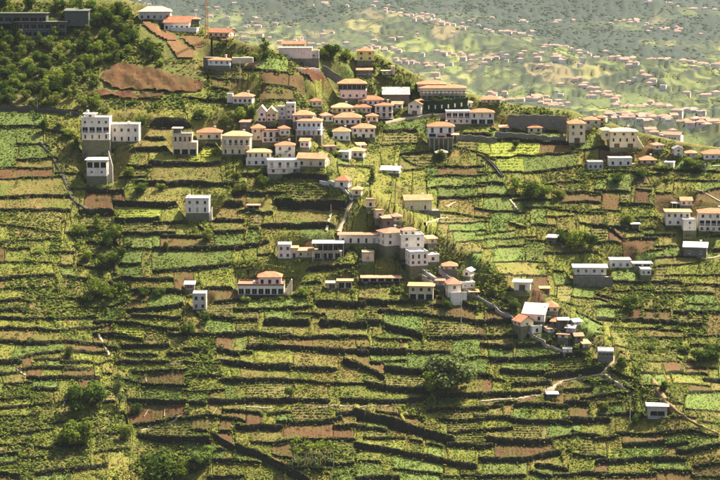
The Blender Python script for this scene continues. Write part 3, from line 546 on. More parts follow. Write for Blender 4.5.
# --- village centre
Hs('cream house with yellow tiled roof over two rows of four windows', [(246, 273, 166, 158, 8, 0, 'white', None, '4w'), (247, 271, 158, 152, 6, 1.5, 'cream', 'hip:rtan:1.2', '4t')])
Hs('white flat-roofed house with dark balcony doors, lowest of the village cluster', [(268, 300, 178, 164.5, 7, 0, 'white', 'flat:rwhite:.3', '3w 4b')], rot=6)
Hs('white house with orange roof squeezed above the lowest village house', [(275, 294, 160, 146.5, 7, 0, 'white', 'hip:orange:1.3', '2w 2w')], dy=4)
Hs('white house with stepped front and orange roof at left of the village', [(252, 265, 141, 128, 7, 1, 'cream', 'hip:orange:1.4', '1w 2w'), (262, 280, 143, 131, 6, 0, 'white', 'flat:orange:.2', '3w 3d')], rot=5)
Hs('white house with two steep pale gables side by side', [(257.5, 266, 122, 112, 6, 0, 'white', 'gy:rwhite:2.6', '2w 1w'), (266.5, 276, 123, 113, 6, .4, 'cream', 'gy:rwhite:2.6', '2w 2w')])
Hs('tall narrow white and grey blocks standing together above the village', [(278, 286, 120, 107, 5, 0, 'grey', 'flat:grey:.2', '2w 1w 1w'), (286.4, 295, 120, 104, 6, .6, 'white', 'flat:rwhite:.3', '2w 2w 2w')])
Hs('large white villa with tiered orange hip roofs in the middle of the village', [(297, 321, 136, 121, 7, 0, 'bluew', 'hip:orange:1.2', '5t 5w'), (292, 312, 128, 114.5, 7, 3.2, 'pink', 'hip:rtan:1.8', '- 3w')], extras=[('slab', 296, 324, 130, -1.6, 1.7, 'rwhite', 4)], rot=-4)
Hs('cottage with long yellow tiled roof and cream gable end', [(297, 325, 167, 158.5, 7, 0, 'tanw', 'gx:rtan:1.9', '3w')], rot=-14)
Hs('small white block house beside the cream hip-roofed one', [(338, 349, 160, 152.5, 5, 0, 'white', 'flat:rwhite:.2', '2w')], rot=-10)
Hs('white house with tan hip roof right of the small white block', [(347, 363, 158, 151, 6, 0, 'white', 'hip:rtan:1.4', '3w')], rot=-10)
Hs('tiny white cottage with orange pyramid roof above the stair path', [(335, 348, 188, 180.5, 5, 0, 'white', 'hip:orange:1.9', '1d')], rot=-15)
Hs('pale house with yellow-orange hip roof right of the large villa', [(333, 350, 141, 131.5, 7, 0, 'bluew', 'hip:rtan:1.6', '3w')])
Hs('long white house with orange hip roof and a row of small windows', [(334, 361, 125, 117.5, 8, 0, 'white', 'hip:orange:1.8', '5w')])
Hs('white two-storey house with orange roof, right end of the middle row', [(352, 375, 138, 128, 8, 0, 'white', 'hip:orange:1.6', '3d 4w')])
Hs('house with pinkish base and dark glazed veranda under orange hip roof, highest of the village', [(340, 367, 99, 90, 8, 0, 'pink', None, '4w'), (338, 366, 90, 83.5, 7, .6, 'stonew', 'hip:rtan:1.9', '6a')])
Hs('low cream house with broad tan hip roof in the upper row', [(332, 352, 113, 107.5, 7, 0, 'cream', 'hip:rtan:1.7', '4w')])
Hs('pale house with orange roof between two broad roofs of the upper row', [(352, 371, 114, 108, 7, 0, 'white', 'hip:orange:1.6', '4w')], dy=3)
Hs('white house with orange hip roof behind the stepped terrace house', [(358, 383, 106, 100, 7, 0, 'white', 'hip:orange:1.7', '5w')])
Hs('white stepped house with two dark balconies beside the pale lane', [(375, 393, 118, 105.5, 8, 0, 'white', 'hip:orange:1.0', '3b 3b')])
Hs('white gabled house with orange roof at the end of the lane', [(408, 421, 115, 104, 8, 0, 'white', 'gy:orange:1.7', '1g 2w')], rot=-20)
Hs('long low shed with grey-violet sheet roof above the gabled house', [(383, 409, 100, 94.5, 8, 0, 'stonew', 'shed:rgrey:2.6', '-', False)], name='shed', cat='shed')
Hs('long cream hotel with stacked orange hip roofs and two rows of windows', [(420, 466, 96, 88, 9, 0, 'cream', 'hip:orange:1.2', '12w'), (418, 446, 90, 83.5, 9, 4, 'cream', 'hip:orange:1.5', '7w')], name='hotel', cat='hotel', extras=[('slab', 421, 466, 93, -1.5, 1.6, 'rwhite', 9)])
Hs('small white pavilion with cream roof right of the dark green wall', [(460, 472, 108, 102.5, 5, 0, 'white', 'hip:ryel:.8', '2w')])
Hs('orange hip-roofed house on the skyline right of the hotel', [(482, 500, 103, 99.5, 7, 0, 'cream', 'hip:orange:1.6', '4w')])
Hs('long white two-storey building with dark balcony windows and orange roof end', [(446, 470, 124.5, 112, 8, 0, 'white', 'flat:rwhite:.3', '4w 4o'), (470, 494, 126, 112.5, 8, -.5, 'white', 'hip:orange:1.4', '3a 3t')])
Hs('pale two-storey house with orange hip roof and veranda posts below the lane', [(428, 454, 145, 126.5, 8, 0, 'bluew', 'hip:orange:1.7', '- 3a 3d')], extras=[('slab', 429, 453, 137.5, -1.8, 1.9, 'concrete', 6), ('awning', 438, 446, 133.5, 0, 1.4, 'awning'), ('awning', 450.5, 459, 133, 0, 1.4, 'awning')])
Hs('small cottage with orange hip roof below the long stone wall', [(528, 542, 133, 127.5, 6, 0, 'cream', 'hip:orange:1.5', '2w')])
Hs('cream three-storey house with orange roof left of the big cream building', [(569, 585, 144, 124.5, 8, 0, 'cream', 'hip:orange:1.7', '1g 2w 2w')])
Hs('two-storey pale house with red roof squeezed behind the cream one', [(586, 601, 132, 121, 7, 0, 'grey', 'hip:orange:1.3', '2w 2w')], dy=5)
Hs('large cream three-storey building with tan roof and garage doors on the skyline', [(610, 637, 148, 131.5, 9, 0, 'cream', 'hip:ryel:1.2', '2g 4t 3w'), (603, 611, 138, 130, 8, 2, 'cream', 'hip:ryel:.8', '1w')], extras=[('stair', 637.2, 644, 148, 137, 1.0, 'cream')], name='apartment_building', cat='building')
Hs('tall narrow cream house with orange top left of the large cream building', [(600, 606, 127, 118.5, 5, 0, 'cream', 'hip:orange:.8', '1w 1w')], dy=4)
Hs('long low white house below the large cream building', [(609, 632, 166.5, 158.5, 6, 0, 'white', 'flat:rwhite:.2', '3w')], extras=[('slab', 632, 646, 164, 0, 4, 'rpink', 3)])
Hs('low grey stone house left of the long low white one', [(588, 603, 170, 162.5, 6, 0, 'grey', 'flat:grey:.2', '3w')])
Hs('low house with orange pyramid roof among shrubs right of the long white one', [(641, 656, 164, 160, 6, 0, 'tanw', 'hip:orange:1.5', '2w')])
Hs('small pale gabled house standing alone on the right skyline', [(674, 683, 156, 149, 5, 0, 'white', 'gy:rgrey:1.2', '1w 1w')])
Hs('white house with red roof at the right edge of the skyline', [(704, 728, 160, 154, 7, 0, 'white', 'hip:orange:1.6', '4w')], extras=[('slab', 711, 728, 166, -4, 3, 'rwhite', 2)])
# --- right slope
Hs('white two-storey house with flat tan roof, left half of the right edge pair', [(666, 690, 226, 212, 8, 0, 'white', 'slab:rtan', '3w 4w')], rot=-4)
Hs('small white block in front of the pair of houses at the right edge', [(682, 695, 230, 219, 5, 0, 'white', 'flat:rwhite:.2', '1s 1w')], dy=-3)
Hs('white three-storey house with orange roof at the right edge', [(699, 728, 232, 213, 9, 0, 'white', 'hip:orange:1.5', '5w 5o 4w')], rot=-4)
Hs('small white house with tan roof above the right edge pair', [(681, 692, 206, 200.5, 5, 0, 'white', 'gx:rtan:1.2', '2w')], extras=[('slab', 672, 681, 203, 0, 3, 'rwhite', 3)])
Hs('dark stone house with white patched roof below the right edge pair', [(684, 706, 256, 247, 7, 0, 'stonew', 'gx:rwhite:1.6', '2w')], rot=-12)
Hs('long white flat-roofed house with four windows on a stone veranda base', [(574, 606, 282, 267.5, 7, 0, 'white', 'slab:rwhite', '- 4w')], extras=[('slab', 576, 608, 277, -1.6, 1.7, 'rwhite', 5), ('terrace', 573, 612, 277.5, -2.2, 2.1, 'stonew')], rot=-3)
Hs('white flat-roofed house with three windows right of the veranda house', [(610, 631, 268, 260, 6, 0, 'white', 'flat:rwhite:.2', '3w')])
Hs('open lean-to with pale canopy roof right of the three-windowed house', [(634, 651, 267, 263.5, 4, 0, 'grey', 'slab:rwhite', '2a', False)], name='shed', cat='shed')
Hs('tiny white house with two dark windows below the pale canopy', [(641, 651, 280, 270, 5, 0, 'white', 'flat:rwhite:.2', '- 2w')])
# --- middle slope
Hs('white cube house with four windows left of the unfinished frame building', [(278, 291, 259, 245, 6, 0, 'white', 'flat:rwhite:.2', '2w 2w'), (291, 297, 259, 248, 5, .6, 'pink', 'slab:rtan', '1d', False)])
Hs('unfinished open frame building with white roof slab on columns', [(314, 341, 260, 251, 6, 1.6, 'tanw', None, '4a', False), (318, 338, 251, 244, 5, 2.2, 'stonew', None, '4a', False)], extras=[('slab', 312, 344, 243, -.6, 8, 'rwhite', 4), ('slab', 313, 342, 251, -.2, 2, 'concrete', 3)], name='unfinished_building', cat='building')
Hs('low tan annex between the white cube house and the frame building', [(297, 312, 258, 250.5, 5, 0, 'tanw', 'shed:rpink:.4', '2w', False)])
Hs('long low white house under the twin pale poles', [(339, 378, 244, 235, 6, 0, 'white', 'slab:rpink', '5t')], extras=[('slab', 343, 362, 260, -6, 5, 'rwhite', 2)])
Hs('wide white villa with arcaded lower storey and orange hip roof on the terraces', [(238, 284, 295, 285.5, 9, 0, 'white', 'flat:rpink:.5', '7a'), (258, 281, 285.5, 277, 6, 2.6, 'white', 'hip:orange:1.7', '3d')], extras=[('stair', 292, 284.2, 295, 280, 1.2, 'cream'), ('tank', 254, 284, 3)], name='villa', cat='villa')
# --- spur
Hs('white house with pink-orange roof at the top of the spur cluster', [(385, 406, 252, 232.5, 8, 0, 'white', 'hip:rpink:1.5', '- 2w 2w')], rot=22)
Hs('white terraced house with roof decks in the middle of the spur cluster', [(401, 424, 254, 236, 7, 0, 'white', 'flat:rwhite:.5', '- 2w 2w'), (410, 430, 250, 241, 5, 1.5, 'cream', 'flat:rwhite:.4', '3d'), (404, 418, 236, 230, 4, 3, 'white', 'hip:rpink:1.0', '2w')], rot=10)
Hs('white house with two window rows and a rounded front below the spur cluster', [(410, 428, 272, 253, 7, 0, 'white', 'flat:rwhite:.6', '- 3w 3t'), (427.5, 440, 269, 256, 6, .8, 'white', 'flat:rwhite:.3', '- 1w')], rot=14)
Hs('cream house with long tan roof on a stone base above the spur path', [(405, 432, 211, 200, 7, 0, 'cream', 'gx:rtan:1.8', '2t', True), (424, 440, 218, 211, 6, -1, 'stonew', None, '-', False)], rot=8)
Hs('small yellow block house at the head of the spur stair', [(366, 375, 208, 200, 5, 0, 'cream', 'flat:rtan:.2', '1w')])
Hs('little yellow stone house one step lower on the spur', [(376, 384, 219, 211, 5, 0, 'cream', 'flat:rtan:.2', '1w')], rot=10)
Hs('low stone store with tan roof just above the pink-roofed spur house', [(383, 394, 227, 218, 5, 0, 'stonew', 'shed:rpink:.5', '1w')], rot=15)
Hs('white tent-roofed cottage on the terraces right of the village', [(381, 399, 174, 170, 6, 0, 'white', 'gx:rwhite:1.4', '2w')], rot=-10)
Hs('small white and tan cottage behind a dark round shrub', [(436, 447, 158, 152.5, 5, 0, 'cream', 'hip:ryel:1.0', '1w')])
Hs('flat-roofed tan building with dark open lower veranda on the spur foot', [(409, 433, 300, 286, 7, 0, 'tanw', 'slab:rtan', '3a 3w')], rot=-5)
Hs('small house with pink hip roof and white parapet beside the spur path', [(448, 461, 298, 284, 6, 0, 'white', 'hip:rpink:2.0', '2w 1w')], extras=[('terrace', 450, 466, 293, -2.2, 2.1, 'white')], rot=8)
Hs('tiny white gabled hut above the pink-roofed path house', [(463, 470, 277, 271, 4, 0, 'white', 'gy:rwhite:1.0', '1w', False)], rot=-25, name='hut', cat='hut')
Hs('low hut with tan roof right of the rounded white house', [(443, 457, 270, 266, 5, 0, 'tanw', 'hip:rtan:1.4', '2w')], name='hut', cat='hut')
Hs('long white-walled terrace hut right of the pink-roofed path house', [(462, 475, 289, 283, 4, 0, 'white', 'flat:rwhite:.2', '2s', False)], rot=12, name='hut', cat='hut')
Hs('large barn with pale grey roof sheets on the spur path', [(523, 544, 322, 314, 9, 0, 'white', 'gx:rlilac:3.4', '2w')], rot=-20, name='barn', cat='barn')
Hs('little house with orange gable leaning against the grey barn', [(520, 533, 325, 320, 5, 0, 'cream', 'gy:orange:2.0', '1w')], rot=30, dy=-3)
Hs('white box house at the low corner of the grey barn', [(532, 542, 334, 326.5, 4, 0, 'white', 'flat:rwhite:.2', '1w', False)], rot=25)
Hs('cottage with faded orange hip roof right of the grey barn', [(545, 558, 312, 307, 6, 0, 'tanw', 'hip:orange:1.7', '2w')])
Hs('shed with white flat roof right of the grey barn', [(559, 568, 325, 320, 4, 0, 'stonew', 'slab:rwhite', '1g', False)], name='shed', cat='shed')
Hs('rust-roofed lean-to between the grey barn and the white-roofed shed', [(551, 559, 326, 321.5, 4, 0, 'stonew', 'shed:orange:.8', '1w', False)], rot=-20, name='shed', cat='shed')
Hs('violet-grey hut downhill of the white-roofed shed', [(566, 574, 333, 328, 4, 0, 'grey', 'gx:rgrey:.9', '1w', False)], rot=-20, name='hut', cat='hut')
Hs('low ruin with pale roof slab below the violet-grey hut', [(558, 568, 340, 336, 4, 0, 'pink', 'slab:rpink', '1w', False)], rot=-15, name='hut', cat='hut')
Hs('white garage with blue-grey door under a long roof slab', [(514, 530, 291, 282, 5, 0, 'white', 'slab:rwhite', '1g', False)], name='garage', cat='garage', rot=-8)
Hs('small dark shed with pale flat roof right of the garage', [(541, 549, 294, 288.5, 4, 0, 'stonew', 'slab:rtan', '1g', False)], name='shed', cat='shed')
Hs('round-ended stone house with white roof deck where two paths meet', [(598, 613, 363, 352, 6, 0, 'stonew', 'flat:rwhite:.4', '- 4w')], rot=-6)
Hs('open concrete shelter with white slab roof and dark mouth', [(648, 667, 416, 404, 4, .2, 'concrete', 'slab:rwhite', '1o', False)], rot=-4, name='shelter', cat='shelter')
Hs('tiny shed with white roof below the pale footpath', [(548, 557, 398.5, 394, 3, 0, 'stonew', 'slab:rwhite', '1g', False)], name='shed', cat='shed')
Hs('white walled hut beside the path above the lower terraces', [(563, 572, 353, 349.5, 3, 0, 'white', 'flat:rwhite:.2', '1s', False)], name='hut', cat='hut')
Hs('small white-roofed field shed on the right terraces', [(632, 639, 230, 226, 3, 0, 'stonew', 'slab:rwhite', '1g', False)], name='shed', cat='shed')
Hs('pale-roofed field shed among dark trees on the right slope', [(547, 556, 242, 238.5, 3.5, 0, 'stonew', 'shed:rwhite:.6', '1g', False)], rot=-20, name='shed', cat='shed')
Hs('small brown field shelter below the two-storey cube house', [(248, 259, 209, 205.5, 3, 0, 'stonew', 'slab:rpink', '2a', False)], name='shed', cat='shed')
Hs('row of low garden stores with pale roofs left of the spur buildings', [(327, 337, 289, 283, 4, 0, 'tanw', 'slab:ryel', '1g', False), (338, 352, 288, 281, 4, .3, 'tanw', 'slab:rtan', '2a', False)], name='shed', cat='shed')
Hs('low vine-covered pergola house with pale flat roof left of the spur foot', [(362, 400, 282, 278, 5, 0, 'tanw', 'slab:rpink', '5a', False)], name='pergola_house', cat='house')
Hs('white cottage at the left edge of the spur below the long low house', [(362, 374, 262, 253, 5, 0, 'tanw', 'flat:ryel:.3', '1w')])
# --- small houses packed between the larger ones
for (a, b, pb, pt, roof, wm, rows, lab) in [
  (312, 322, 107, 101, 'hip:orange:1.2', 'cream', '2w', 'tiny orange-roofed house behind the tiered villa'), (322, 333, 122, 115.5, 'hip:rpink:1.2', 'white', '2w', 'small pink-roofed house left of the long white one'), (300, 309, 148, 141, 'gx:rtan:1.0', 'pink', '2w', 'small tan-roofed house below the tiered villa'),
  (280, 290, 136, 128.5, 'hip:orange:1.1', 'white', '2w', 'narrow orange-roofed house between the stepped house and the tiered villa'), (240, 250, 128, 122, 'shed:rpink:.6', 'stonew', '1w', 'stone outhouse above the cream balcony house'), (326, 336, 152, 146.5, 'slab:rpink', 'tanw', '1d', 'flat-roofed stone store below the tiered villa'),
  (366, 377, 122, 116, 'hip:orange:1.1', 'cream', '2w', 'small cream house behind the right end of the middle row'), (392, 402, 109, 104, 'gx:rpink:1.0', 'white', '2w', 'small pink-roofed house above the stepped balcony house'), (358, 366, 150, 145, 'shed:rtan:.6', 'tanw', '1w', 'tan lean-to below the middle row'),
  (352, 361, 196, 189.5, 'hip:rtan:1.0', 'cream', '1w', 'little cream house at the bend of the stair path'), (394, 402, 222, 216.5, 'hip:rpink:.9', 'tanw', '1w', 'little tan house above the spur cluster'), (428, 437, 244, 238.5, 'shed:rtan:.5', 'tanw', '1w', 'tan hut behind the spur cluster'),
  (436, 444, 286, 280.5, 'shed:rpink:.5', 'tanw', '1d', 'pink-roofed hut between the rounded house and the path house'), (470, 478, 297, 292, 'slab:rtan', 'stonew', '1d', 'stone hut on the ridge path'), (575, 583, 341, 336, 'gx:rpink:.8', 'stonew', '1w', 'stone hut below the violet-grey one'), (583, 590, 348, 343.5, 'shed:rtan:.5', 'tanw', '1d', 'tan hut left of the round-ended stone house'),
  (548, 555, 333, 328.5, 'shed:rpink:.5', 'white', '1w', 'white hut with pink roof beside the barn lane'), (574, 581, 326, 321.5, 'gx:rwhite:.7', 'white', '1w', 'white hut with pale roof uphill of the violet-grey one'), (500, 508, 131, 126, 'shed:rpink:.5', 'stonew', '1w', 'stone hut left of the orange cottage under the stone wall'), (655, 664, 150, 145, 'hip:rpink:.9', 'cream', '2w', 'small pink-roofed house left of the lone gabled skyline house'),
  (686, 696, 158, 153, 'hip:rpink:1.0', 'tanw', '2w', 'tan house between the gabled house and the edge house'), (697, 706, 170, 165, 'flat:grey:.2', 'grey', '2w', 'grey hut below the red-roofed edge house'), (664, 673, 168, 163, 'flat:rwhite:.2', 'white', '1d', 'white hut below the lone gabled skyline house')]:
    Hs(lab, [(a, b, pb, pt, 5, 0, wm, roof, rows)], rot=random.uniform(-18, 18), name='hut' if 'hut' in lab else 'outhouse' if 'house' not in lab or 'outhouse' in lab else 'house', cat='hut' if 'hut' in lab else 'house')
# --- hilltop
Hs('pale hip-roofed house behind the white red-roofed villa on the hilltop', [(139, 170, 20, 11.5, 8, 0, 'grey', 'hip:ryel:2.2', '5w')], name='house')
Hs('white villa with red roof and arcaded front on the hilltop', [(162, 188, 31, 22, 8, 3, 'white', 'gx:orange:2.8', '5w'), (171, 197, 37, 28.5, 4, 0, 'white', 'flat:rwhite:.3', '7a', False)], name='villa', cat='villa', rot=-10)
Hs('small house with dark red roof right of the hilltop villa', [(184, 199, 24, 19, 6, 0, 'stonew', 'hip:rred:1.0', '3w')])
Hs('long orange-roofed house on the skyline under the mast', [(208, 229, 37, 32.5, 7, 0, 'cream', 'gx:orange:1.8', '4w')], rot=-25)
Hs('house with flat red roof and shaded lower wall below the orange plots', [(208, 230, 71, 60, 6, 0, 'bluew', 'hip:rred:.9', '- 4w'), (201, 214, 70, 57, 6, 3, 'stonew', None, '-', False)], rot=-12)
Hs('pale concrete enclosure right of the red-roofed hillside house', [(232, 253, 64, 57.5, 6, 0, 'tanw', 'none', '-', False)], name='enclosure', cat='wall')
Hs('white cottage with orange roof and tall white chimney gable on the green slope', [(233, 252, 104, 96.5, 7, 0, 'white', 'hip:orange:1.5', '4w'), (226, 232, 101, 93, 2, 2, 'white', 'none', '-', False)], rot=-6)
Hs('long windowless grey-pink building on the skyline', [(279, 312, 59, 48.5, 8, 0, 'pink', 'flat:pink:.3', '-', False), (312, 319, 58, 51, 5, 1, 'grey', 'flat:rwhite:.3', '2w', False)], name='warehouse', cat='warehouse')
Hs('row of orange roofs peeping over the windowless grey-pink building', [(281, 304, 52, 46, 6, 0, 'cream', 'gx:orange:1.3', '5w')], dy=14)
Hs('yellow-green house with orange roof on the skyline', [(357, 374, 61, 51, 7, 0, 'yelw', 'hip:orange:1.4', '2w 2w')])
Hs('low ruined stone house among trees below the yellow-green house', [(357, 372, 76, 70, 6, 0, 'stonew', 'shed:rpink:.5', '3w')])
Hs('cream boundary building with tall end pillar on the skyline', [(382, 392, 75, 71, 4, 0, 'cream', 'slab:ryel', '2w', False), (391, 395, 76, 66, 2, 0, 'cream', 'none', '-', False)], name='outbuilding', cat='building')
Hs('dark weathered concrete building with stacked decks in the wood at upper left', [(16, 66, 37, 22, 8, 0, 'dkconcrete', 'slab:dkconcrete', '6a 7a'), (-30, 46, 22, 13, 7, 2, 'dkconcrete', 'slab:dkconcrete', '9a'), (64, 88, 24, 10, 8, 3, 'dkconcrete', 'shed:dkconcrete:.8', '3w')], name='concrete_building', cat='building')
# --- big free-standing masonry walls (things of their own)
def big_wall(label, pts, hpx, mat, thick=.8, name='retaining_wall', niches=0):
    """masonry wall along a line on the hill; pts give the foot"""
    P = []
    for i in range(len(pts)-1):
        n = max(2, int(abs(pts[i+1][0]-pts[i][0])/3))
        for k in range(n): P.append((pts[i][0]+(pts[i+1][0]-pts[i][0])*k/n, pts[i][1]+(pts[i+1][1]-pts[i][1])*k/n))
    P.append(pts[-1]); Q = [ground_at(*p) for p in P]; o = Q[len(Q)//2].copy(); V = []; q = []
    y_s = np.convolve(np.pad([p.y for p in Q], 3, 'edge'), np.ones(7)/7, 'valid'); z_s = np.convolve(np.pad([p.z for p in Q], 3, 'edge'), np.ones(7)/7, 'valid')
    for i, p in enumerate(Q):
        s = p.y/F/cp; h = hpx*s + .25*math.sin(i*1.7); x, y, z = p.x-o.x, y_s[i]-o.y, z_s[i]-o.z
        V += [(x, y-.25, z-2.5), (x, y, z+h), (x, y+thick, z+h), (x, y+thick+.1, z-2.5)]
    for i in range(len(Q)-1):
        for k in range(3): q.append((4*i+k, 4*(i+1)+k, 4*(i+1)+k+1, 4*i+k+1))
    root = empty(name, o); tag(root, label, 'wall')
    m = MB(); m.add(V, q + [(0, 1, 2, 3), (4*len(Q)-1, 4*len(Q)-2, 4*len(Q)-3, 4*len(Q)-4)]); mobj('masonry', m.mesh('masonry', M[mat]), root)
    if niches:
        for k in range(niches):
            p = Q[int((k+.6)*len(Q)/niches) % len(Q)]; s = p.y/F; m = MB(); x = p.x-o.x
            m.box(x-.28, x+.28, p.y-o.y-.42, p.y-o.y-.1, p.z-o.z+hpx*s*.3, p.z-o.z+hpx*s*.62); mobj('pale_stone', m.mesh('pale_stone', M['cream']), root)
    return root
M['hedge'] = ground_mat('ivy covered masonry', (0.008, 0.018, 0.008), (0.016, 0.032, 0.013), (0.04, 0.055, 0.02), patch_amt=0.0)
BIGW = [('tall ivy-dark retaining wall with pale stones below the long cream hotel', [(419, 113), (445, 112), (468, 109)], 12, 'hedge', .8, 'retaining_wall', 8),
        ('long grey stone retaining wall with stepped top left of the cream three-storey house', [(508, 127), (540, 127), (567, 128)], 12, 'stonew'),
        ('lower stone wall running behind the orange cottage with planted top', [(495, 137), (530, 139), (566, 143)], 5, 'stonew'),
        ('sloping stone stair wall beside the red field on the skyline', [(322, 66), (330, 74), (342, 82)], 4, 'stonew'),
        ('grey wall at the top of the red field', [(298, 73), (320, 73)], 5, 'pink'),
        ('dark garden wall right of the pale veranda house below the lane', [(456, 139), (480, 141), (497, 143)], 5, 'stonew')]
for b in BIGW: big_wall(*b)
# ================================================================ the terraced hillside
SECT = [('hillside_left', -999, 215), ('hillside_centre', 215, 445), ('hillside_right', 445, 999)]
roots = []
for nm, a, b in SECT:   # under-surface of each part of the hill, carrying its plots and terrace walls as pieces
    lo = -560 if a < 0 else a; hi = 1280 if b > 720 else b
    xs = np.unique(np.concatenate([np.arange(max(lo, -72), min(hi, 792)+.1, 2.5), np.arange(lo, hi+.1, 20.0) if (a < 0 or b > 720) else np.array([hi])]))
    rows_y = np.concatenate([np.arange(-30, 530, 2.5)])
    V = []; nx = len(xs)
    # rays give the visible side; beyond the crest and below the frame the sheet goes on along plan lines
    ds = np.concatenate([np.arange(330, 560, 12.0), np.arange(560, 1010, 1.7), np.arange(1010, 1500, 25.0)])
    aa = (xs-360)/F
    yy, ax = np.meshgrid(ds, aa, indexing='ij'); xx = ax*(yy*cp+22)
    zz = B(xx, yy); px, py = project(xx, yy, zz)
    ci = np.clip(np.round((px+70)*2).astype(int), 0, NC-1); inr = (px > -70) & (px < 790) & (py < 524)
    top = np.where(inr, TOPY[ci], 1e9); yc = np.interp(360+F*xx/(yy*cp+22), _caz, _cy)
    low = np.where((py > top-13) & inr & (yy < yc+2), np.clip((py-(top-13))/6, 0, 1), 0)
    bushy = (noise(xx, yy, 2.2, 31)-.5)*.5
    zz = np.where(low > 0, zz-2.8*low, zz+bushy)
    zz = pad_clamp(xx.ravel().copy(), yy.ravel().copy(), zz.ravel().copy()).reshape(zz.shape)
    V = np.stack([xx, yy, zz], -1).reshape(-1, 3); nr = len(ds)
    i, j = np.meshgrid(np.arange(nr-1), np.arange(nx-1), indexing='ij'); q = np.stack([i*nx+j, i*nx+j+1, (i+1)*nx+j+1, (i+1)*nx+j], -1).reshape(-1, 4)
    o = mobj(nm, npmesh(nm, V, q, mat=M['hill'], smooth=True)); tag(o, kind='structure'); roots.append(o)
def sect(px): return roots[0] if px < 215 else roots[1] if px < 445 else roots[2]
HINTS = '''lime 135,212 195,158 500,150 530,165 490,152 475,157 135,330 560,200 430,275
brown 140,379 158,379 130,416 155,414 375,365 20,355 15,368 95,333 100,201 183,243 195,282 205,254 218,428 290,432 475,330 465,330 590,197 640,315 700,460 690,365 710,375 570,395 700,195 712,195 655,197 245,415 230,375 325,430 690,388
tan 20,203 50,203 20,190 150,133 190,172 210,172 300,215 330,217 40,193 155,144 150,198 225,212 260,430 560,383 230,408 560,250 300,353 165,270 60,262 450,160 520,275 490,212 370,412 675,425 500,405 330,315 345,345
green 505,220 535,212 480,256 465,235 500,240 520,255 20,118 20,135 30,152 310,232 400,118 500,183 140,240 310,302 60,272 590,380 620,386 130,393 230,237 460,365 560,163 600,185 690,305 180,392 690,440 540,340 520,367 250,235 185,255 130,265 400,360 420,460 380,465 610,410 560,430 500,470 645,235 660,185 590,330
vine 315,195 305,412 390,380 450,328 310,443 245,240 200,240 190,330 130,170 375,318 560,365 640,185 325,412 450,414 270,328 430,325
scrub 30,225 20,245 45,240 30,290 50,285 20,305 60,305 20,395 30,425 60,420 90,425 30,450 60,455 20,470 50,470 90,470 330,455 300,458 100,440 500,305 480,290 580,310 620,340 650,350 640,360 600,345 460,250 440,245 660,395 680,400 700,420 690,330 200,375 205,360 195,345 180,460 160,470 120,440 60,135 65,150 110,235 100,260 110,290 280,190 250,190 340,285 590,172 620,165 560,180 620,290 650,300 100,172'''
HINT = []
for l in HINTS.splitlines():
    p = l.split(); HINT += [(p[0], *map(float, q.split(','))) for q in p[1:]]
_hx = np.array([h[1] for h in HINT]); _hy = np.array([h[2] for h in HINT]); _ht = [h[0] for h in HINT]
def crop_at(px, py):
    d = np.hypot((_hx-px)/1.6, (_hy-py)*1.7); k = int(np.argmin(d))
    if d[k] < 15: return _ht[k]
    r = random.random()
    return 'olive' if r < .42 else 'green' if r < .64 else 'vine' if r < .77 else 'tan' if r < .84 else 'brown' if r < .96 else 'scrub'
plots = []      # (ca, cb, j, k, type)
PLOT_OF = {}
for j in range(len(walls)):
    cols = np.where(~np.isnan(WY[j]))[0]
    d = WY[j][None, cols] - WY[:, cols]; d = np.where(np.isnan(d) | (d < 1.2), 1e9, d); k = np.argmin(d, axis=0); k = np.where(d[k, np.arange(len(cols))] > 1e8, -1, k)
    s = 0; runs = []
    for i in range(1, len(cols)+1):
        if i == len(cols) or k[i] != k[s]:
            runs.append([cols[s], cols[i-1], int(k[s])]); s = i
    for (a, b, kk) in runs:
        n = max(1, int(round((b-a)/2/random.uniform(34, 76)))) if b-a > 60 else 1
        cuts = [a] + sorted(int(a+(b-a)*(q+random.uniform(-.25, .25))/n) for q in range(1, n)) + [b]
        for c0, c1 in zip(cuts[:-1], cuts[1:]):
            if c1-c0 < 2: continue
            cm = (c0+c1)//2; pm = CX[cm]; up = WY[kk, cm] if kk >= 0 else WY[j, cm]-14
            ty = crop_at(pm, (WY[j, cm]+up)/2); wd = (c1-c0)/2; sp_ = WY[j, cm]-up
            if ty != 'scrub' and (wd < 9 or sp_ > 1.5*wd or (sp_ > 24 and ty in ('brown', 'lime'))): ty = 'olive'
            plots.append((c0, c1, j, kk, ty))
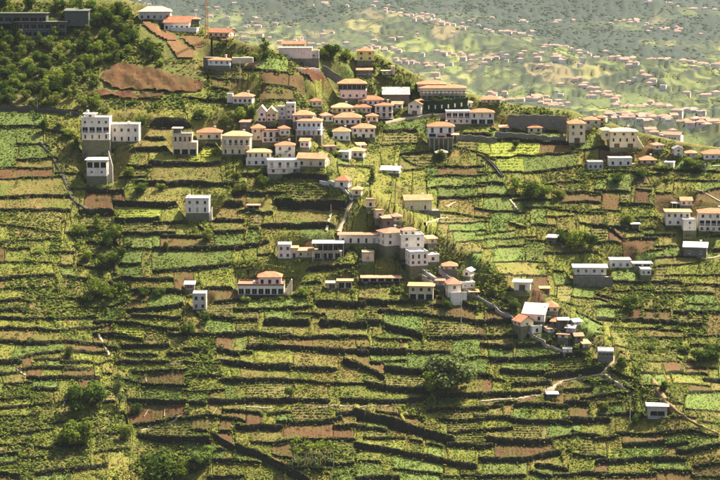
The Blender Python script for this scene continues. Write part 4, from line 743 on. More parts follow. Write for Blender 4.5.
for (c0, c1, j, kk, ty) in plots:
    cs = np.unique(np.concatenate([np.arange(c0, c1, 3), [c1]])); pj = WY[j, cs]; Aj = WA[j, cs]
    if kk >= 0: pk = WY[kk, np.clip(cs, None, NC-1)]; Ak = WA[kk, cs]; bad = np.isnan(pk); pk = np.where(bad, pj-5, pk)
    else: pk = pj-14; Ak = pj*0
    nr = int(np.clip(np.max(pj-pk)/1.9, 2, 24)); v = np.linspace(0, 1, nr+1)[:, None]
    PX = np.broadcast_to(CX[cs][None, :], (nr+1, len(cs))); PY = pj*(1-v) + pk*v
    x, y, b = on_hill(PX + warp(PX, PY), PY); z = b + Aj/2*(1-v) - Ak/2*v
    if kk < 0: z = z - .0*v
    z = z + (noise(x, y, 1.3, 8)-.5)*.35*np.clip(np.minimum(v, 1-v)*6, 0, 1)
    if ty == 'brown': z = z + .13*np.sin(x*4.2+.6*noise(x, y, 6, 55))*np.clip(np.minimum(v, 1-v)*8, 0, 1)
    z = pad_clamp(x.ravel().copy(), y.ravel().copy(), z.ravel().copy()).reshape(x.shape)
    nc = len(cs); V = np.stack([x, y, z], -1).reshape(-1, 3)
    i, jj = np.meshgrid(np.arange(nr), np.arange(nc-1), indexing='ij'); q = np.stack([i*nc+jj, i*nc+jj+1, (i+1)*nc+jj+1, (i+1)*nc+jj], -1).reshape(-1, 4).tolist()
    # side skirts down into the hill
    n0 = len(V); L = np.stack([x[:, 0], y[:, 0], z[:, 0]-3.2], -1); Rr = np.stack([x[:, -1], y[:, -1], z[:, -1]-3.2], -1); V = np.concatenate([V, L, Rr])
    for r in range(nr):
        q.append((r*nc, (r+1)*nc, n0+r+1, n0+r)); q.append(((r+1)*nc+nc-1, r*nc+nc-1, n0+nr+1+r, n0+nr+1+r+1))
    c = V.mean(axis=0); rt = sect(CX[(c0+c1)//2])
    mobj('terrace_plot', npmesh('terrace_plot', V-c, q, mat=M[ty]), rt, c)
for j in range(len(walls)):
    cols = np.where(~np.isnan(WY[j]))[0]; cs = np.unique(np.concatenate([np.arange(cols[0], cols[-1], 2), [cols[-1]]]))
    x, y, b = on_hill(CX[cs] + warp(CX[cs], WY[j, cs]), WY[j, cs]); A = WA[j, cs]
    lip = .05 + .3*noise(x, y, 1.1, 4) + .35*noise(x, y, 2.7, 6)*(A > .8); zt = b + A/2 + lip; zb = b - A/2 - .7
    zc_ = pad_clamp(x.copy(), y.copy(), zt.copy()); nV = []
    rr = lambda s: (noise(x*3.1, y+b, .9, s)-.5)*.5
    rings = [np.stack([x, y-.22*A-.1+rr(1), zb], -1), np.stack([x, y-.14*A-.05+rr(2), zb*.6+zc_*.4], -1), np.stack([x, y-.02+rr(3)*.8, zc_-.02], -1), np.stack([x, y+.22, zc_], -1), np.stack([x, y+.3, zb], -1)]
    nc = len(cs); V = np.stack(rings, 0).reshape(-1, 3); q = []
    ok = (zc_[:-1] > zb[:-1]+.5) & (zc_[1:] > zb[1:]+.5)
    for s in range(nc-1):
        if ok[s]:
            for r in range(4): q.append((r*nc+s, r*nc+s+1, (r+1)*nc+s+1, (r+1)*nc+s))
    if not q: continue
    c = V.mean(axis=0); mobj('terrace_wall', npmesh('terrace_wall', V-c, q, mat=M['stone']), sect(CX[(cols[0]+cols[-1])//2]), c)
# ---------------------------------------------------------------- paths, stairs, roads, bare banks
def ribbon(name, pts, w, mat, lift=.14, curb=0.0, kind='structure', label=None, cat=None):
    P = []
    for a, b in zip(pts[:-1], pts[1:]):
        n = max(2, int(math.hypot(b[0]-a[0], b[1]-a[1])/1.2))
        for k in range(n): P.append((a[0]+(b[0]-a[0])*k/n, a[1]+(b[1]-a[1])*k/n))
    P.append(pts[-1]); px = np.array([p[0] for p in P]); py = np.array([p[1] for p in P])
    px = px + (noise(px, py, 9, 77)-.5)*1.2; py = py + (noise(px, py, 8, 78)-.5)*1.2
    x, y, b = on_hill(px, py); z = b + terr_off(px, py)[0]
    zs = np.maximum(z, np.convolve(np.pad(z, 3, 'edge'), np.ones(7)/7, 'valid')) + lift
    tx = np.gradient(x); ty = np.gradient(y); L = np.hypot(tx, ty)+1e-6; nx, ny = -ty/L, tx/L
    ring = [(-.5*w, -2.2), (-.5*w, curb), (-.5*w+.25, curb), (-.5*w+.26, 0.0), (.5*w-.26, 0.0), (.5*w-.25, curb), (.5*w, curb), (.5*w, -2.2)] if curb > 0 else [(-.5*w, -2.2), (-.5*w, 0), (.5*w, 0), (.5*w, -2.2)]
    V = []; m = len(ring); n = len(x)
    for s, h in ring: V.append(np.stack([x+nx*s, y+ny*s, zs+h], -1))
    V = np.stack(V, 1).reshape(-1, 3); q = [(i*m+k, (i+1)*m+k, (i+1)*m+k+1, i*m+k+1) for i in range(n-1) for k in range(m-1)]
    c = V.mean(axis=0); o = mobj(name, npmesh(name, V-c, q, mat=M[mat]), None, c); tag(o, label, cat, kind=kind); return o
ribbon('stair_path', [(41, 142), (48, 151), (55, 160), (60, 170), (64, 178), (70, 195), (78, 203), (87, 212)], 1.6, 'steps', .15)
ribbon('stair_path', [(320, 181), (332, 185), (343, 190), (351, 196), (352, 201)], 1.5, 'concrete', .3, .5)
ribbon('stair_path', [(352, 201), (348, 210), (342, 221), (338, 231)], 1.7, 'path', .3)
ribbon('stair_path', [(331, 212), (328, 223), (326, 231)], 1.0, 'path', .3)
ribbon('ridge_path', [(440, 268), (452, 279), (461, 287), (480, 298), (496, 308), (515, 321), (530, 333), (545, 343)], 1.7, 'ridgew', .25, .35)
ribbon('footpath', [(545, 343), (556, 349), (566, 354)], 1.4, 'path', .25)
ribbon('footpath', [(362, 405), (390, 403), (420, 401.5)], .9, 'path', .1)
ribbon('footpath', [(480, 401), (500, 399), (520, 397), (540, 393), (551, 389), (556, 384), (562, 380), (575, 377), (590, 374.5), (602, 371), (610, 365), (612.5, 357)], 1.3, 'path', .2)
ribbon('footpath', [(600, 371.5), (608, 377), (618, 384), (631, 390)], 1.1, 'path', .2)
ribbon('footpath', [(246, 407), (272, 406.5)], .9, 'path', .15); ribbon('footpath', [(318, 406), (362, 406)], .9, 'path', .15)
ribbon('lane', [(384, 123), (400, 119.5), (420, 116), (446, 113)], 2.6, 'path', .3)
ribbon('road', [(-40, 106), (0, 107.5), (38, 108.5), (80, 113)], 3.5, 'steps', .2, .7)
ribbon('garden_wall_path', [(488, 160), (494, 166), (503, 178)], 1.3, 'steps', .3, .4)
ribbon('footpath', [(510, 199), (514, 205), (518, 211)], 1.0, 'path', .2)
ribbon('dirt_track', [(652, 380), (659, 390), (668, 402), (680, 413), (700, 425), (722, 436)], 1.8, 'dirt', .12)
ribbon('footpath', [(96, 330), (101, 339), (105, 347), (109, 356)], .9, 'path', .15)
ribbon('footpath', [(141, 431), (155, 425), (175, 419), (182, 416)], .8, 'path', .15)
ribbon('footpath', [(558, 240), (564, 248)], .9, 'path', .15); ribbon('footpath', [(17, 369), (26, 376)], .9, 'path', .15)
ribbon('footpath', [(425, 224), (440, 218), (448, 217)], .9, 'path', .15); ribbon('footpath', [(446, 207), (455, 201)], .9, 'path', .15)
ribbon('spur_wall_path', [(413, 258), (420, 268), (428, 275), (437, 280)], 1.2, 'concrete', .3, .4)
ribbon('footpath', [(422, 276), (432, 281), (438, 284)], 1.0, 'path', .2); ribbon('footpath', [(700, 259), (710, 257), (722, 254)], .9, 'path', .15)
ribbon('footpath', [(695, 190), (706, 193), (722, 203)], .7, 'path', .15); ribbon('footpath', [(62, 405), (66, 400)], .6, 'path', .1)
for (a, b, c, d) in [(146, 374, 146.5, 384), (149, 407, 144, 417), (164.5, 407, 164, 418), (197, 405, 196, 413), (217, 407, 213, 415), (457, 325, 449, 333), (480, 329, 474, 337), (186, 235, 186, 236), (560, 383, 565, 388), (192, 324, 192.5, 332), (300, 327, 302, 330), (450, 401, 449, 407), (156, 133, 156, 137), (640, 236, 634, 228), (172, 260, 173, 266), (560, 364, 562, 368), (146, 196, 145, 202), (620, 234, 612, 226)]:
    if abs(d-b) > 2: ribbon('plot_divider', [(a, b), (c, d)], .4, 'divider', .06)
def bank(name, poly, mat, lift=.35):
    """patch of bare ground laid over the hill inside an outline"""
    xs = [p[0] for p in poly]; ys = [p[1] for p in poly]; gx = np.arange(min(xs), max(xs), 1.5); gy = np.arange(min(ys), max(ys), 1.5)
    PX, PY = np.meshgrid(gx, gy); PX = PX + (noise(PX, PY, 5, 3)-.5)*2; ins = np.zeros(PX.shape, bool); n = len(poly)
    for i in range(n):
        (x1, y1), (x2, y2) = poly[i], poly[(i+1) % n]; c = (y1 > PY) != (y2 > PY); t = (x2-x1)*(PY-y1)/((y2-y1) if y2 != y1 else 1e-9)+x1; ins ^= c & (PX < t)
    x, y, b = on_hill(PX, PY); rg = .45 if mat != 'red' else 2.2
    z = b + lift*(1.4 if mat == 'red' else 1) + (noise(x, y, 2.5 if rg < 2 else 3.6, 12)-.5)*.9*rg + (noise(x, y, .9, 13)-.5)*.3*rg
    z = pad_clamp(x.ravel().copy(), y.ravel().copy(), z.ravel().copy()).reshape(z.shape)
    nc = PX.shape[1]; q = [(i*nc+j, i*nc+j+1, (i+1)*nc+j+1, (i+1)*nc+j) for i in range(PX.shape[0]-1) for j in range(nc-1) if ins[i, j] and ins[i+1, j] and ins[i, j+1] and ins[i+1, j+1]]
    V = np.stack([x, y, z], -1).reshape(-1, 3); c = V.mean(axis=0); o = mobj(name, npmesh(name, V-c, q, mat=M[mat]), None, c); tag(o, kind='structure')
BANKS = [[(98, 80), (104, 72), (114, 65), (130, 65), (150, 70), (165, 73), (185, 78), (207, 84), (203, 93), (180, 95), (160, 94), (140, 92), (112, 90)], [(86, 93), (110, 91), (140, 95), (165, 96), (162, 101), (120, 100), (92, 99)], [(294, 71), (318, 71), (332, 78), (340, 88), (322, 89), (310, 81)],
         [(140, 23), (150, 22), (173, 35), (181, 41), (170, 43), (156, 37)], [(164, 41), (180, 42), (197, 54), (193, 60), (177, 59)], [(178, 37), (197, 36), (214, 49), (196, 52)], [(238, 64), (256, 62), (264, 67), (246, 70)], [(204, 27), (214, 27), (238, 41), (222, 43)]]
for i, p in enumerate(BANKS): bank('earth_bank' if i < 2 else 'ploughed_field', p, 'red' if i < 3 else 'soil_o', .8 if i < 3 else .8)
# ================================================================ vegetation
def leaf_quads(C, N, S, rngl, stretch=1.0):
    """one small leaf-clump face per centre: C centres, N preferred normals, S sizes"""
    n = len(C); t = rngl.normal(size=(n, 3)); t -= (t*N).sum(1, keepdims=True)*N; t /= np.linalg.norm(t, axis=1, keepdims=True)+1e-9; b = np.cross(N, t)
    S = S[:, None]; j = rngl.uniform(.6, 1.2, (n, 4, 1))
    Q = np.stack([C - t*S*stretch, C - b*S, C + t*S*stretch, C + b*S], 1); Q = C[:, None] + (Q - C[:, None])*j
    return Q.reshape(-1, 3), np.arange(n*4).reshape(n, 4)
def crown_pts(n, lobes, rl):
    C = []; N = []
    w = np.array([l[3]**2 for l in lobes]); w = w/w.sum(); idx = rl.choice(len(lobes), n, p=w)
    d = rl.normal(size=(n, 3)); d /= np.linalg.norm(d, axis=1, keepdims=True); r = rl.uniform(.5, 1.06, (n, 1))
    L = np.array(lobes)[idx]; C = L[:, :3] + d*r*L[:, 3:4]*np.array([1, 1, .85]); N = d + rl.normal(size=(n, 3))*.38 + np.array([0, 0, .2]); N /= np.linalg.norm(N, axis=1, keepdims=True)
    return C, N
def tree_proto(seed, shape, nleaf, leaf, size=1.0):
    """crown and trunk meshes of a tree of unit width (1 m across) and its own height"""
    rl = np.random.default_rng(seed); rr = random.Random(seed); lobes = []
    if shape == 'round':
        for _ in range(9): a = rr.uniform(0, 6.28); q = rr.uniform(.05, .3); lobes.append((q*math.cos(a), q*math.sin(a), rr.uniform(.18, .64), rr.uniform(.16, .25)))
        H = .3
    elif shape == 'spread':
        for _ in range(13): a = rr.uniform(0, 6.28); q = rr.uniform(.1, .4); lobes.append((q*math.cos(a), q*math.sin(a), rr.uniform(.12, .5), rr.uniform(.12, .2)))
        H = .3
    elif shape == 'tall':
        for i in range(9): a = rr.uniform(0, 6.28); z = .3+.13*i; q = rr.uniform(.02, .22)*(1.25-z*.55); lobes.append((q*math.cos(a), q*math.sin(a), z, (.28-.11*z)*rr.uniform(.8, 1.15)))
        H = .9
    else:   # bush
        for _ in range(8): a = rr.uniform(0, 6.28); q = rr.uniform(.05, .33); lobes.append((q*math.cos(a), q*math.sin(a), rr.uniform(.12, .36), rr.uniform(.12, .2)))
        H = .12
    C, N = crown_pts(nleaf, lobes, rl); k = C[:, 2] > .02; C, N = C[k], N[k]
    V, q = leaf_quads(C, N, rl.uniform(.6, 1.25, len(C))*leaf, rl)
    # trunk with limbs reaching into the lobes
    m = MB(); m.tube([(0, 0, -.12), (.01, .01, .1), (0, .02, H), (.02, 0, H+.15)], [.035, .03, .022, .01], 6)
    for l in lobes[:6]: m.tube([(0, .01, H*.55), (l[0]*.6, l[1]*.6, (H*.55+l[2])*.55), (l[0], l[1], l[2])], [.018, .011, .004], 5)
    return V, q, m
_protos = {}
def tree_mesh(shape, mat, var):
    k = (shape, mat, var)
    if k not in _protos:
        nl = {'round': 1500, 'spread': 3400, 'tall': 1300, 'bush': 650}[shape]; lf = {'round': .036, 'spread': .03, 'tall': .036, 'bush': .05}[shape]
        V, q, m = tree_proto(hash((shape, var)) % 9999 if False else {'round': 100, 'spread': 200, 'tall': 300, 'bush': 400}[shape]+var, shape, nl, lf)
        _protos[k] = (npmesh('crown', V, q, mat=M[mat]), m.mesh('trunk', M['bark']))
    return _protos[k]
def put_tree(px, py, wpx, hpx, shape, mat, label, group=None, name='tree', cat='tree', var=None, p=None):
    if p is None: p = ground_at(px, py)
    pz = pad_clamp(np.array([p.x]), np.array([p.y]), np.array([p.z]))[0]
    s = p.y/F/cp; var = random.randrange(4) if var is None else var
    cr, tr = tree_mesh(shape, mat, var); nat = {'round': .88, 'spread': .68, 'tall': 1.6, 'bush': .52}[shape]
    o = empty(name, (p.x, p.y, pz), random.uniform(0, 6.28)); w = wpx*s*1.08; h = hpx*s/nat; o.scale = (w, w, h*.93); tag(o, label, cat, group)
    mobj('crown', cr, o); mobj('trunk' if cat == 'tree' else 'stem', tr, o); return o
TREES = [
 (84, 409, 44, 34, 'spread', 'l_dark', 'broad dark green tree, largest on the lower left slope'), (76, 447, 38, 30, 'spread', 'l_mid', 'light green spreading tree casting a dark shadow at lower left'),
 (160, 482, 50, 44, 'round', 'l_dark', 'dense dark olive tree at the bottom edge left of centre'), (119, 405, 20, 40, 'tall', 'l_grey', 'grey-green willowy tree in the gully at lower left'),
 (70, 357, 12, 14, 'round', 'l_dark', 'small round dark tree on a terrace at left'), (455, 384, 62, 40, 'spread', 'l_grey', 'large grey-green tree overhanging the central terraces'),
 (430, 391, 24, 30, 'round', 'l_mid', 'round green tree left of the large grey-green one'), (632, 312, 24, 22, 'round', 'l_dark', 'round dark tree on the right terraces'),
 (576, 248, 26, 24, 'round', 'l_mid', 'largest tree of the dark clump on the right terraces'), (562, 245, 18, 18, 'round', 'l_dark', 'left tree of the dark clump on the right terraces'), (590, 247, 20, 18, 'round', 'l_dark', 'right tree of the dark clump on the right terraces'),
 (530, 198, 26, 24, 'round', 'l_dark', 'dark bushy tree above the brown right-hand plot'), (545, 196, 20, 17, 'round', 'l_mid', 'mid green tree right of the dark bushy one'), (517, 190, 16, 18, 'round', 'l_mid', 'smaller tree left of the dark bushy one on the right slope'), (560, 198, 15, 12, 'round', 'l_yel', 'yellow-green bush tree next to the brown strip'),
 (265, 58, 18, 25, 'tall', 'l_dark', 'tall dark tree on the skyline left of the windowless building'), (253, 52, 14, 14, 'round', 'l_mid', 'small tree left of the tall dark skyline tree'), (240, 56, 16, 14, 'round', 'l_mid', 'green tree below the skyline mast'),
 (331, 58, 22, 19, 'round', 'l_dark', 'round dark tree right of the windowless skyline building'), (346, 58, 14, 15, 'round', 'l_mid', 'tree left of the yellow-green skyline house'), (322, 58, 12, 15, 'round', 'l_mid', 'narrow tree against the end of the windowless building'),
 (385, 88, 18, 14, 'round', 'l_mid', 'left tree of the row left of the hotel'), (399, 87, 18, 15, 'round', 'l_dark', 'middle tree of the row left of the hotel'), (411, 88, 16, 14, 'round', 'l_mid', 'right tree of the row left of the hotel'),
 (441, 160, 13, 13, 'round', 'l_dark', 'dark round shrub tree beside a small white cottage'), (515, 148, 10, 11, 'round', 'l_dark', 'small dark tree on the lime plots'), (373, 184, 12, 20, 'tall', 'l_dark', 'dark palm-like tree beside the tent-roofed cottage'),
 (188, 334, 18, 22, 'round', 'l_dark', 'dark tree below the grey tower house'), (205, 324, 12, 14, 'round', 'l_dark', 'small dark tree at the foot of the grey tower house'), (207, 240, 14, 14, 'round', 'l_yel', 'bright green tree below the lone white cube house'),
 (290, 398, 11, 12, 'bush', 'l_dark', 'dark bush on the terrace wall above the central path'), (636, 424, 12, 14, 'round', 'l_dark', 'small tree at the foot of the pole near the concrete shelter'), (665, 391, 14, 12, 'bush', 'l_dark', 'dark bush beside the dirt track'), (605, 412, 14, 12, 'bush', 'l_scrub', 'low bush at the path fork'),
 (330, 130, 10, 12, 'round', 'l_dark', 'dark tree between the large villa and its neighbour'), (336, 155, 18, 11, 'round', 'l_mid', 'green garden tree below the pale hip-roofed house'), (252, 110, 12, 14, 'round', 'l_dark', 'dark tree left of the steep pale gables'), (240, 115, 18, 16, 'round', 'l_mid', 'green tree under the chimney-gable cottage'), (226, 116, 18, 14, 'round', 'l_yel', 'light green tree on the bank above the village'),
 (240, 192, 18, 12, 'round', 'l_yel', 'banana-green tree below the cream two-storey house'), (236, 179, 12, 10, 'round', 'l_yel', 'yellow-green shrub tree close under the cream two-storey house'), (262, 186, 14, 14, 'round', 'l_mid', 'green tree under the lowest village house'), (215, 156, 16, 10, 'bush', 'l_yel', 'yellow-green bush left of the balcony house'),
 (248, 282, 22, 12, 'round', 'l_mid', 'green trees behind the villa with arcades, left crown'), (262, 272, 10, 9, 'round', 'l_dark', 'dark little tree behind the villa roof'), (303, 296, 16, 12, 'round', 'l_mid', 'green tree right of the arcaded villa'), (245, 303, 12, 8, 'bush', 'l_yel', 'bright bush below the arcaded villa'),
 (447, 309, 16, 12, 'round', 'l_dark', 'dark tree between the spur foot building and the path house'), (437, 278, 12, 11, 'round', 'l_mid', 'green tree below the rounded white house'), (514, 308, 14, 12, 'round', 'l_dark', 'dark round tree left of the grey barn'), (424, 238, 16, 14, 'bush', 'l_yel', 'yellow-green bush behind the spur cluster'),
 (655, 156, 22, 9, 'round', 'l_yel', 'light shrub tree right of the large cream building'), (690, 166, 20, 12, 'round', 'l_mid', 'green tree left of the red-roofed edge house'), (665, 171, 16, 10, 'round', 'l_mid', 'garden tree below the lone gabled house'), (618, 182, 18, 12, 'round', 'l_dark', 'dark tree below the long low white house'), (592, 157, 14, 9, 'round', 'l_mid', 'round shrub tree above the grey stone house'), (700, 172, 18, 12, 'round', 'l_dark', 'dark tree at the right edge below the red roof'), (640, 176, 20, 10, 'round', 'l_dark', 'dark shrub tree below the pyramid-roofed house'),
 (628, 222, 18, 16, 'round', 'l_mid', 'bushy tree on the right terraces left of the field shed'), (700, 362, 30, 18, 'round', 'l_dark', 'dark bushy tree of the right edge thicket, left crown'), (716, 360, 28, 22, 'round', 'l_dark', 'tallest dark tree of the right edge thicket'), (684, 354, 18, 10, 'bush', 'l_scrub', 'lower green bush of the right edge thicket'), (650, 352, 22, 9, 'bush', 'l_scrub', 'wide low bush left of the right edge thicket'), (624, 366, 20, 12, 'bush', 'l_scrub', 'shrubs beside the round-ended stone house'),
 (96, 232, 16, 22, 'tall', 'l_mid', 'green tree at the head of the left gully'), (107, 246, 20, 22, 'round', 'l_dark', 'dark tree in the left gully below its head'), (118, 238, 16, 18, 'round', 'l_mid', 'mid green tree on the right bank of the left gully'), (86, 262, 16, 16, 'round', 'l_mid', 'bright tree on the left bank of the gully'), (106, 266, 24, 20, 'round', 'l_dark', 'broad dark tree in the middle of the left gully'), (96, 296, 26, 22, 'round', 'l_mid', 'broad green tree low in the left gully'), (88, 304, 16, 14, 'round', 'l_dark', 'dark tree at the lower end of the gully clump'), (112, 300, 16, 18, 'round', 'l_mid', 'green tree right of the broad gully tree'), (122, 258, 12, 14, 'round', 'l_dark', 'small dark tree right of the gully clump'), (80, 234, 18, 14, 'round', 'l_mid', 'round green tree above the gully clump'), (118, 292, 14, 14, 'round', 'l_dark', 'dark shrub tree by the gully plots'),
 (143, 297, 14, 12, 'round', 'l_dark', 'dark tree under the terrace wall right of the gully'), (160, 296, 16, 10, 'round', 'l_dark', 'second dark tree along the terrace wall right of the gully'), (165, 252, 9, 14, 'round', 'l_dark', 'small upright tree on the central left terraces'), (135, 415, 16, 16, 'round', 'l_dark', 'dark bushy tree beside the brown plots at lower left'), (125, 440, 18, 22, 'round', 'l_mid', 'green tree above the dense olive tree'), (200, 468, 26, 22, 'round', 'l_green', 'fresh green tree right of the dense olive tree'), (180, 478, 22, 26, 'round', 'l_mid', 'mixed green tree touching the dense olive tree'), (210, 452, 18, 12, 'round', 'l_green', 'fresh green shrub tree under the long terrace wall'),
 (68, 137, 16, 10, 'round', 'l_mid', 'round shrub tree left of the three-storey house'), (44, 132, 12, 18, 'round', 'l_dark', 'dark tree at the top of the stair path'), (60, 128, 12, 8, 'round', 'l_scrub', 'shrub on the green plots at upper left'), (76, 150, 14, 18, 'tall', 'l_dark', 'dark tree in the shade of the three-storey house'), (130, 176, 16, 12, 'round', 'l_mid', 'bushy tree right of the narrow tall house'), (142, 192, 20, 12, 'round', 'l_dark', 'dark bushes right of the narrow tall house'), (160, 190, 12, 8, 'bush', 'l_yel', 'pale bush on the upper left terraces'), (140, 120, 14, 14, 'round', 'l_dark', 'dark tree on the road wall'), (198, 116, 14, 16, 'round', 'l_dark', 'dark tree above the orange cottage'),
]
for t in TREES: put_tree(*t, cat='shrub' if t[4] == 'bush' else 'tree', name='shrub' if t[4] == 'bush' else 'tree')
# upper-left wood: every crown its own tree
def wood_label(px, py, w, sh, mt):
    tone = {'l_dark': 'dark', 'l_mid': 'mid green', 'l_scrub': 'olive', 'l_yel': 'yellow-green'}[mt]; form = {'round': 'round-crowned', 'tall': 'upright', 'bush': 'low bushy'}[sh]; size = 'large ' if w > 14 else 'small ' if w < 11 else ''
    place = ('behind the dark concrete building' if py < 14 and px < 92 else 'beside the dark concrete building' if py < 30 and px < 100 else 'on the skyline left of the hilltop villa' if px > 100 and py < 24 else 'just below the dark concrete building' if py < 52 and px < 95 else 'between the wood and the hilltop fields' if px > 118 and py < 64
             else 'at the left edge of the wood' if px < 20 else 'along the road at the foot of the wood' if py > 92 else 'left of the red earth bank' if px > 70 else 'in the middle of the wood' if py < 75 else 'low in the wood above the road')
    return f'{size}{tone} {form} tree {place}'
nwood = 0; placed = []
tries = 0
while nwood < 150 and tries < 4000:
    tries += 1; px = random.uniform(-14, 172); py = random.uniform(6, 106)
    if (96 < px < 195 and 64 < py < 104) or py > 104 or (px > 88 and py < 10) or (px > 130 and py < 26+.9*(px-130)): continue
    if 12 < px < 92 and py < 42 and not (px > 84): 
        if random.random() < .72: continue
    if px > 100 and random.random() < .25: continue
    if any((px-a)**2/49+(py-b)**2/20 < 1 for a, b in placed): continue
    placed.append((px, py)); nwood += 1; w = random.uniform(9, 17); sh = random.choice(['round', 'round', 'tall', 'bush']); mt = random.choice(['l_dark', 'l_dark', 'l_mid', 'l_mid', 'l_scrub', 'l_yel'] if px > 45 else ['l_dark', 'l_dark', 'l_mid', 'l_scrub'])
    put_tree(px, py+3, w, w*{'round': .95, 'tall': 1.5, 'bush': .6}[sh], sh, mt, wood_label(px, py, w, sh, mt), 'trees of the upper left wood', name='wood_tree')
for (px, py, w) in [(5, 22, 16), (-4, 40, 18), (8, 46, 16), (97, 28, 20), (110, 24, 20), (122, 36, 18), (105, 42, 16), (75, 10, 16), (60, 8, 14), (92, 14, 18), (118, 14, 16), (2, 8, 16), (22, 44, 14), (42, 46, 12)]:
    put_tree(px, py, w, w*1.05, 'round', 'l_dark', wood_label(px, py, w, 'round', 'l_dark'), 'trees of the upper left wood', name='wood_tree')
# tall canes of the banana grove at the bottom
def cane(px, py, h, k):
    p = ground_at(px, py); s = p.y/F; o = empty('cane_plant', p); tag(o, 'tall pale-stemmed cane plant in the grove at the bottom centre', 'plant', 'canes of the bottom centre grove'); H = h*s; rr = random.Random(k); lx = rr.uniform(-.5, .5)
    m = MB(); m.tube([(0, 0, -.4), (lx*.3, 0, H*.5), (lx, .1, H)], [.16, .13, .08], 6); mobj('stem', m.mesh('stem', M['cane']), o)
    rl = np.random.default_rng(k); n = 26; a = rl.uniform(0, 6.28, n); r = rl.uniform(.3, 1.5, n); C = np.stack([lx+r*np.cos(a), .1+r*np.sin(a), H+.3-.25*r*r+rl.uniform(-.8, .4, n)], -1); N = rl.normal(size=(n, 3)); N[:, 2] += 1; N /= np.linalg.norm(N, axis=1, keepdims=True)
    V, q = leaf_quads(C, N, rl.uniform(.25, .5, n), rl, 1.8); mobj('leaves', npmesh('leaves', V, q, mat=M['l_mid']), o)
for k in range(18): cane(292+k*2.4+random.uniform(-1, 1), 462+random.uniform(-3, 6), random.uniform(14, 24), k)
# ---------------------------------------------------------------- ground cover: grass, crops, scrub (uncountable)
N_T = 330000
px = rng.uniform(-40, 760, N_T); py = rng.uniform(2, 505, N_T)
crest = np.interp(px, *CREST); k = py > crest+2; px, py = px[k], py[k]
off, jb, ku, vv = terr_off(px, py)
ptab = {}
for (c0, c1, j, kk, ty) in plots: ptab.setdefault((j, kk), []).append((c0, c1, ty))
TY = ['olive', 'green', 'lime', 'tan', 'brown', 'vine', 'scrub', 'hill']; ti = np.full(len(px), 7)
key = jb.astype(np.int64)*1000 + ku; ci = np.clip(np.round((px-warp(px, py)+70)*2).astype(int), 0, NC-1)
order = np.argsort(key, kind='stable'); ks = key[order]; bounds = np.flatnonzero(np.diff(ks))+1
for seg in np.split(order, bounds):
    if len(seg) == 0 or jb[seg[0]] < 0: continue
    for (c0, c1, ty) in ptab.get((int(jb[seg[0]]), int(ku[seg[0]])), ()):
        s = seg[(ci[seg] >= c0) & (ci[seg] <= c1)]; ti[s] = TY.index(ty)
top = TOPY[np.clip(ci, 0, NC-1)]; ti[(py < top-13)] = 7
# rows: crops stand in lines along the terrace
rowy = np.isin(ti, [TY.index('vine'), TY.index('lime')]); span = 3.3
py = np.where(rowy, np.round((py-py.min())/span)*span + py.min() + rng.normal(0, .35, len(py)), py)
off = terr_off(px, py)[0]
keep_p = np.array([.8, .8, .9, .6, .16, .8, .85, .9])[ti]
x, y, b = on_hill(px, py); dens = .35+1.1*noise(x, y, 5.0, 21)
ex = (px > 100) & (px < 205) & (py > 64) & (py < 95)
keep = (rng.uniform(size=len(px)) < keep_p*dens) & ~inside_pad(x, y, .4) & ~(ex & (rng.uniform(size=len(px)) < .93))
for pl in BANKS[2:]:
    bx = [p[0] for p in pl]; by = [p[1] for p in pl]; keep &= ~((px > min(bx)) & (px < max(bx)) & (py > min(by)) & (py < max(by)))
px, py, ti, off, x, y, b = [q[keep] for q in (px, py, ti, off, x, y, b)]
z = pad_clamp(x.copy(), y.copy(), b + off)
SZ = np.array([.28, .26, .28, .22, .2, .32, .42, .48])[ti]; big = noise(x, y, 9, 44); SZ = SZ*(.6+.9*rng.uniform(size=len(x)))*(.75+.6*big)
MATI = {'olive': 'l_grass', 'green': 'l_green', 'lime': 'l_lime', 'tan': 'l_dry', 'brown': 'l_grass', 'vine': 'l_yel', 'scrub': 'l_scrub', 'hill': 'l_scrub'}
NAMES = {'l_grass': ('grass', 'short olive grass and weeds growing over the terraces'), 'l_green': ('green_crop', 'fresh green crop leaves on the terraces'), 'l_lime': ('lime_crop', 'bright lime crop leaves on a few terraces'), 'l_dry': ('dry_grass', 'dry brownish grass on the terraces'), 'l_yel': ('vine_rows', 'yellow-green vine leaves in rows on the terraces'), 'l_scrub': ('scrub', 'dark low scrub covering slopes and gullies')}
mi = np.array([MATI[t] for t in TY])[ti]
mi = np.where((ti == 7) & (noise(x, y, 14, 60) > .47), 'l_grass', mi); mi = np.where((ti == 7) & (noise(x, y, 11, 61) > .62), 'l_yel', mi)
mi = np.where((ti == 6) & (noise(x, y, 9, 62) > .56), 'l_grass', mi); mi = np.where((ti == 0) & (noise(x, y, 12, 63) > .6), 'l_dry', mi); mi = np.where((ti == 0) & (noise(x, y, 10, 64) < .33), 'l_green', mi)
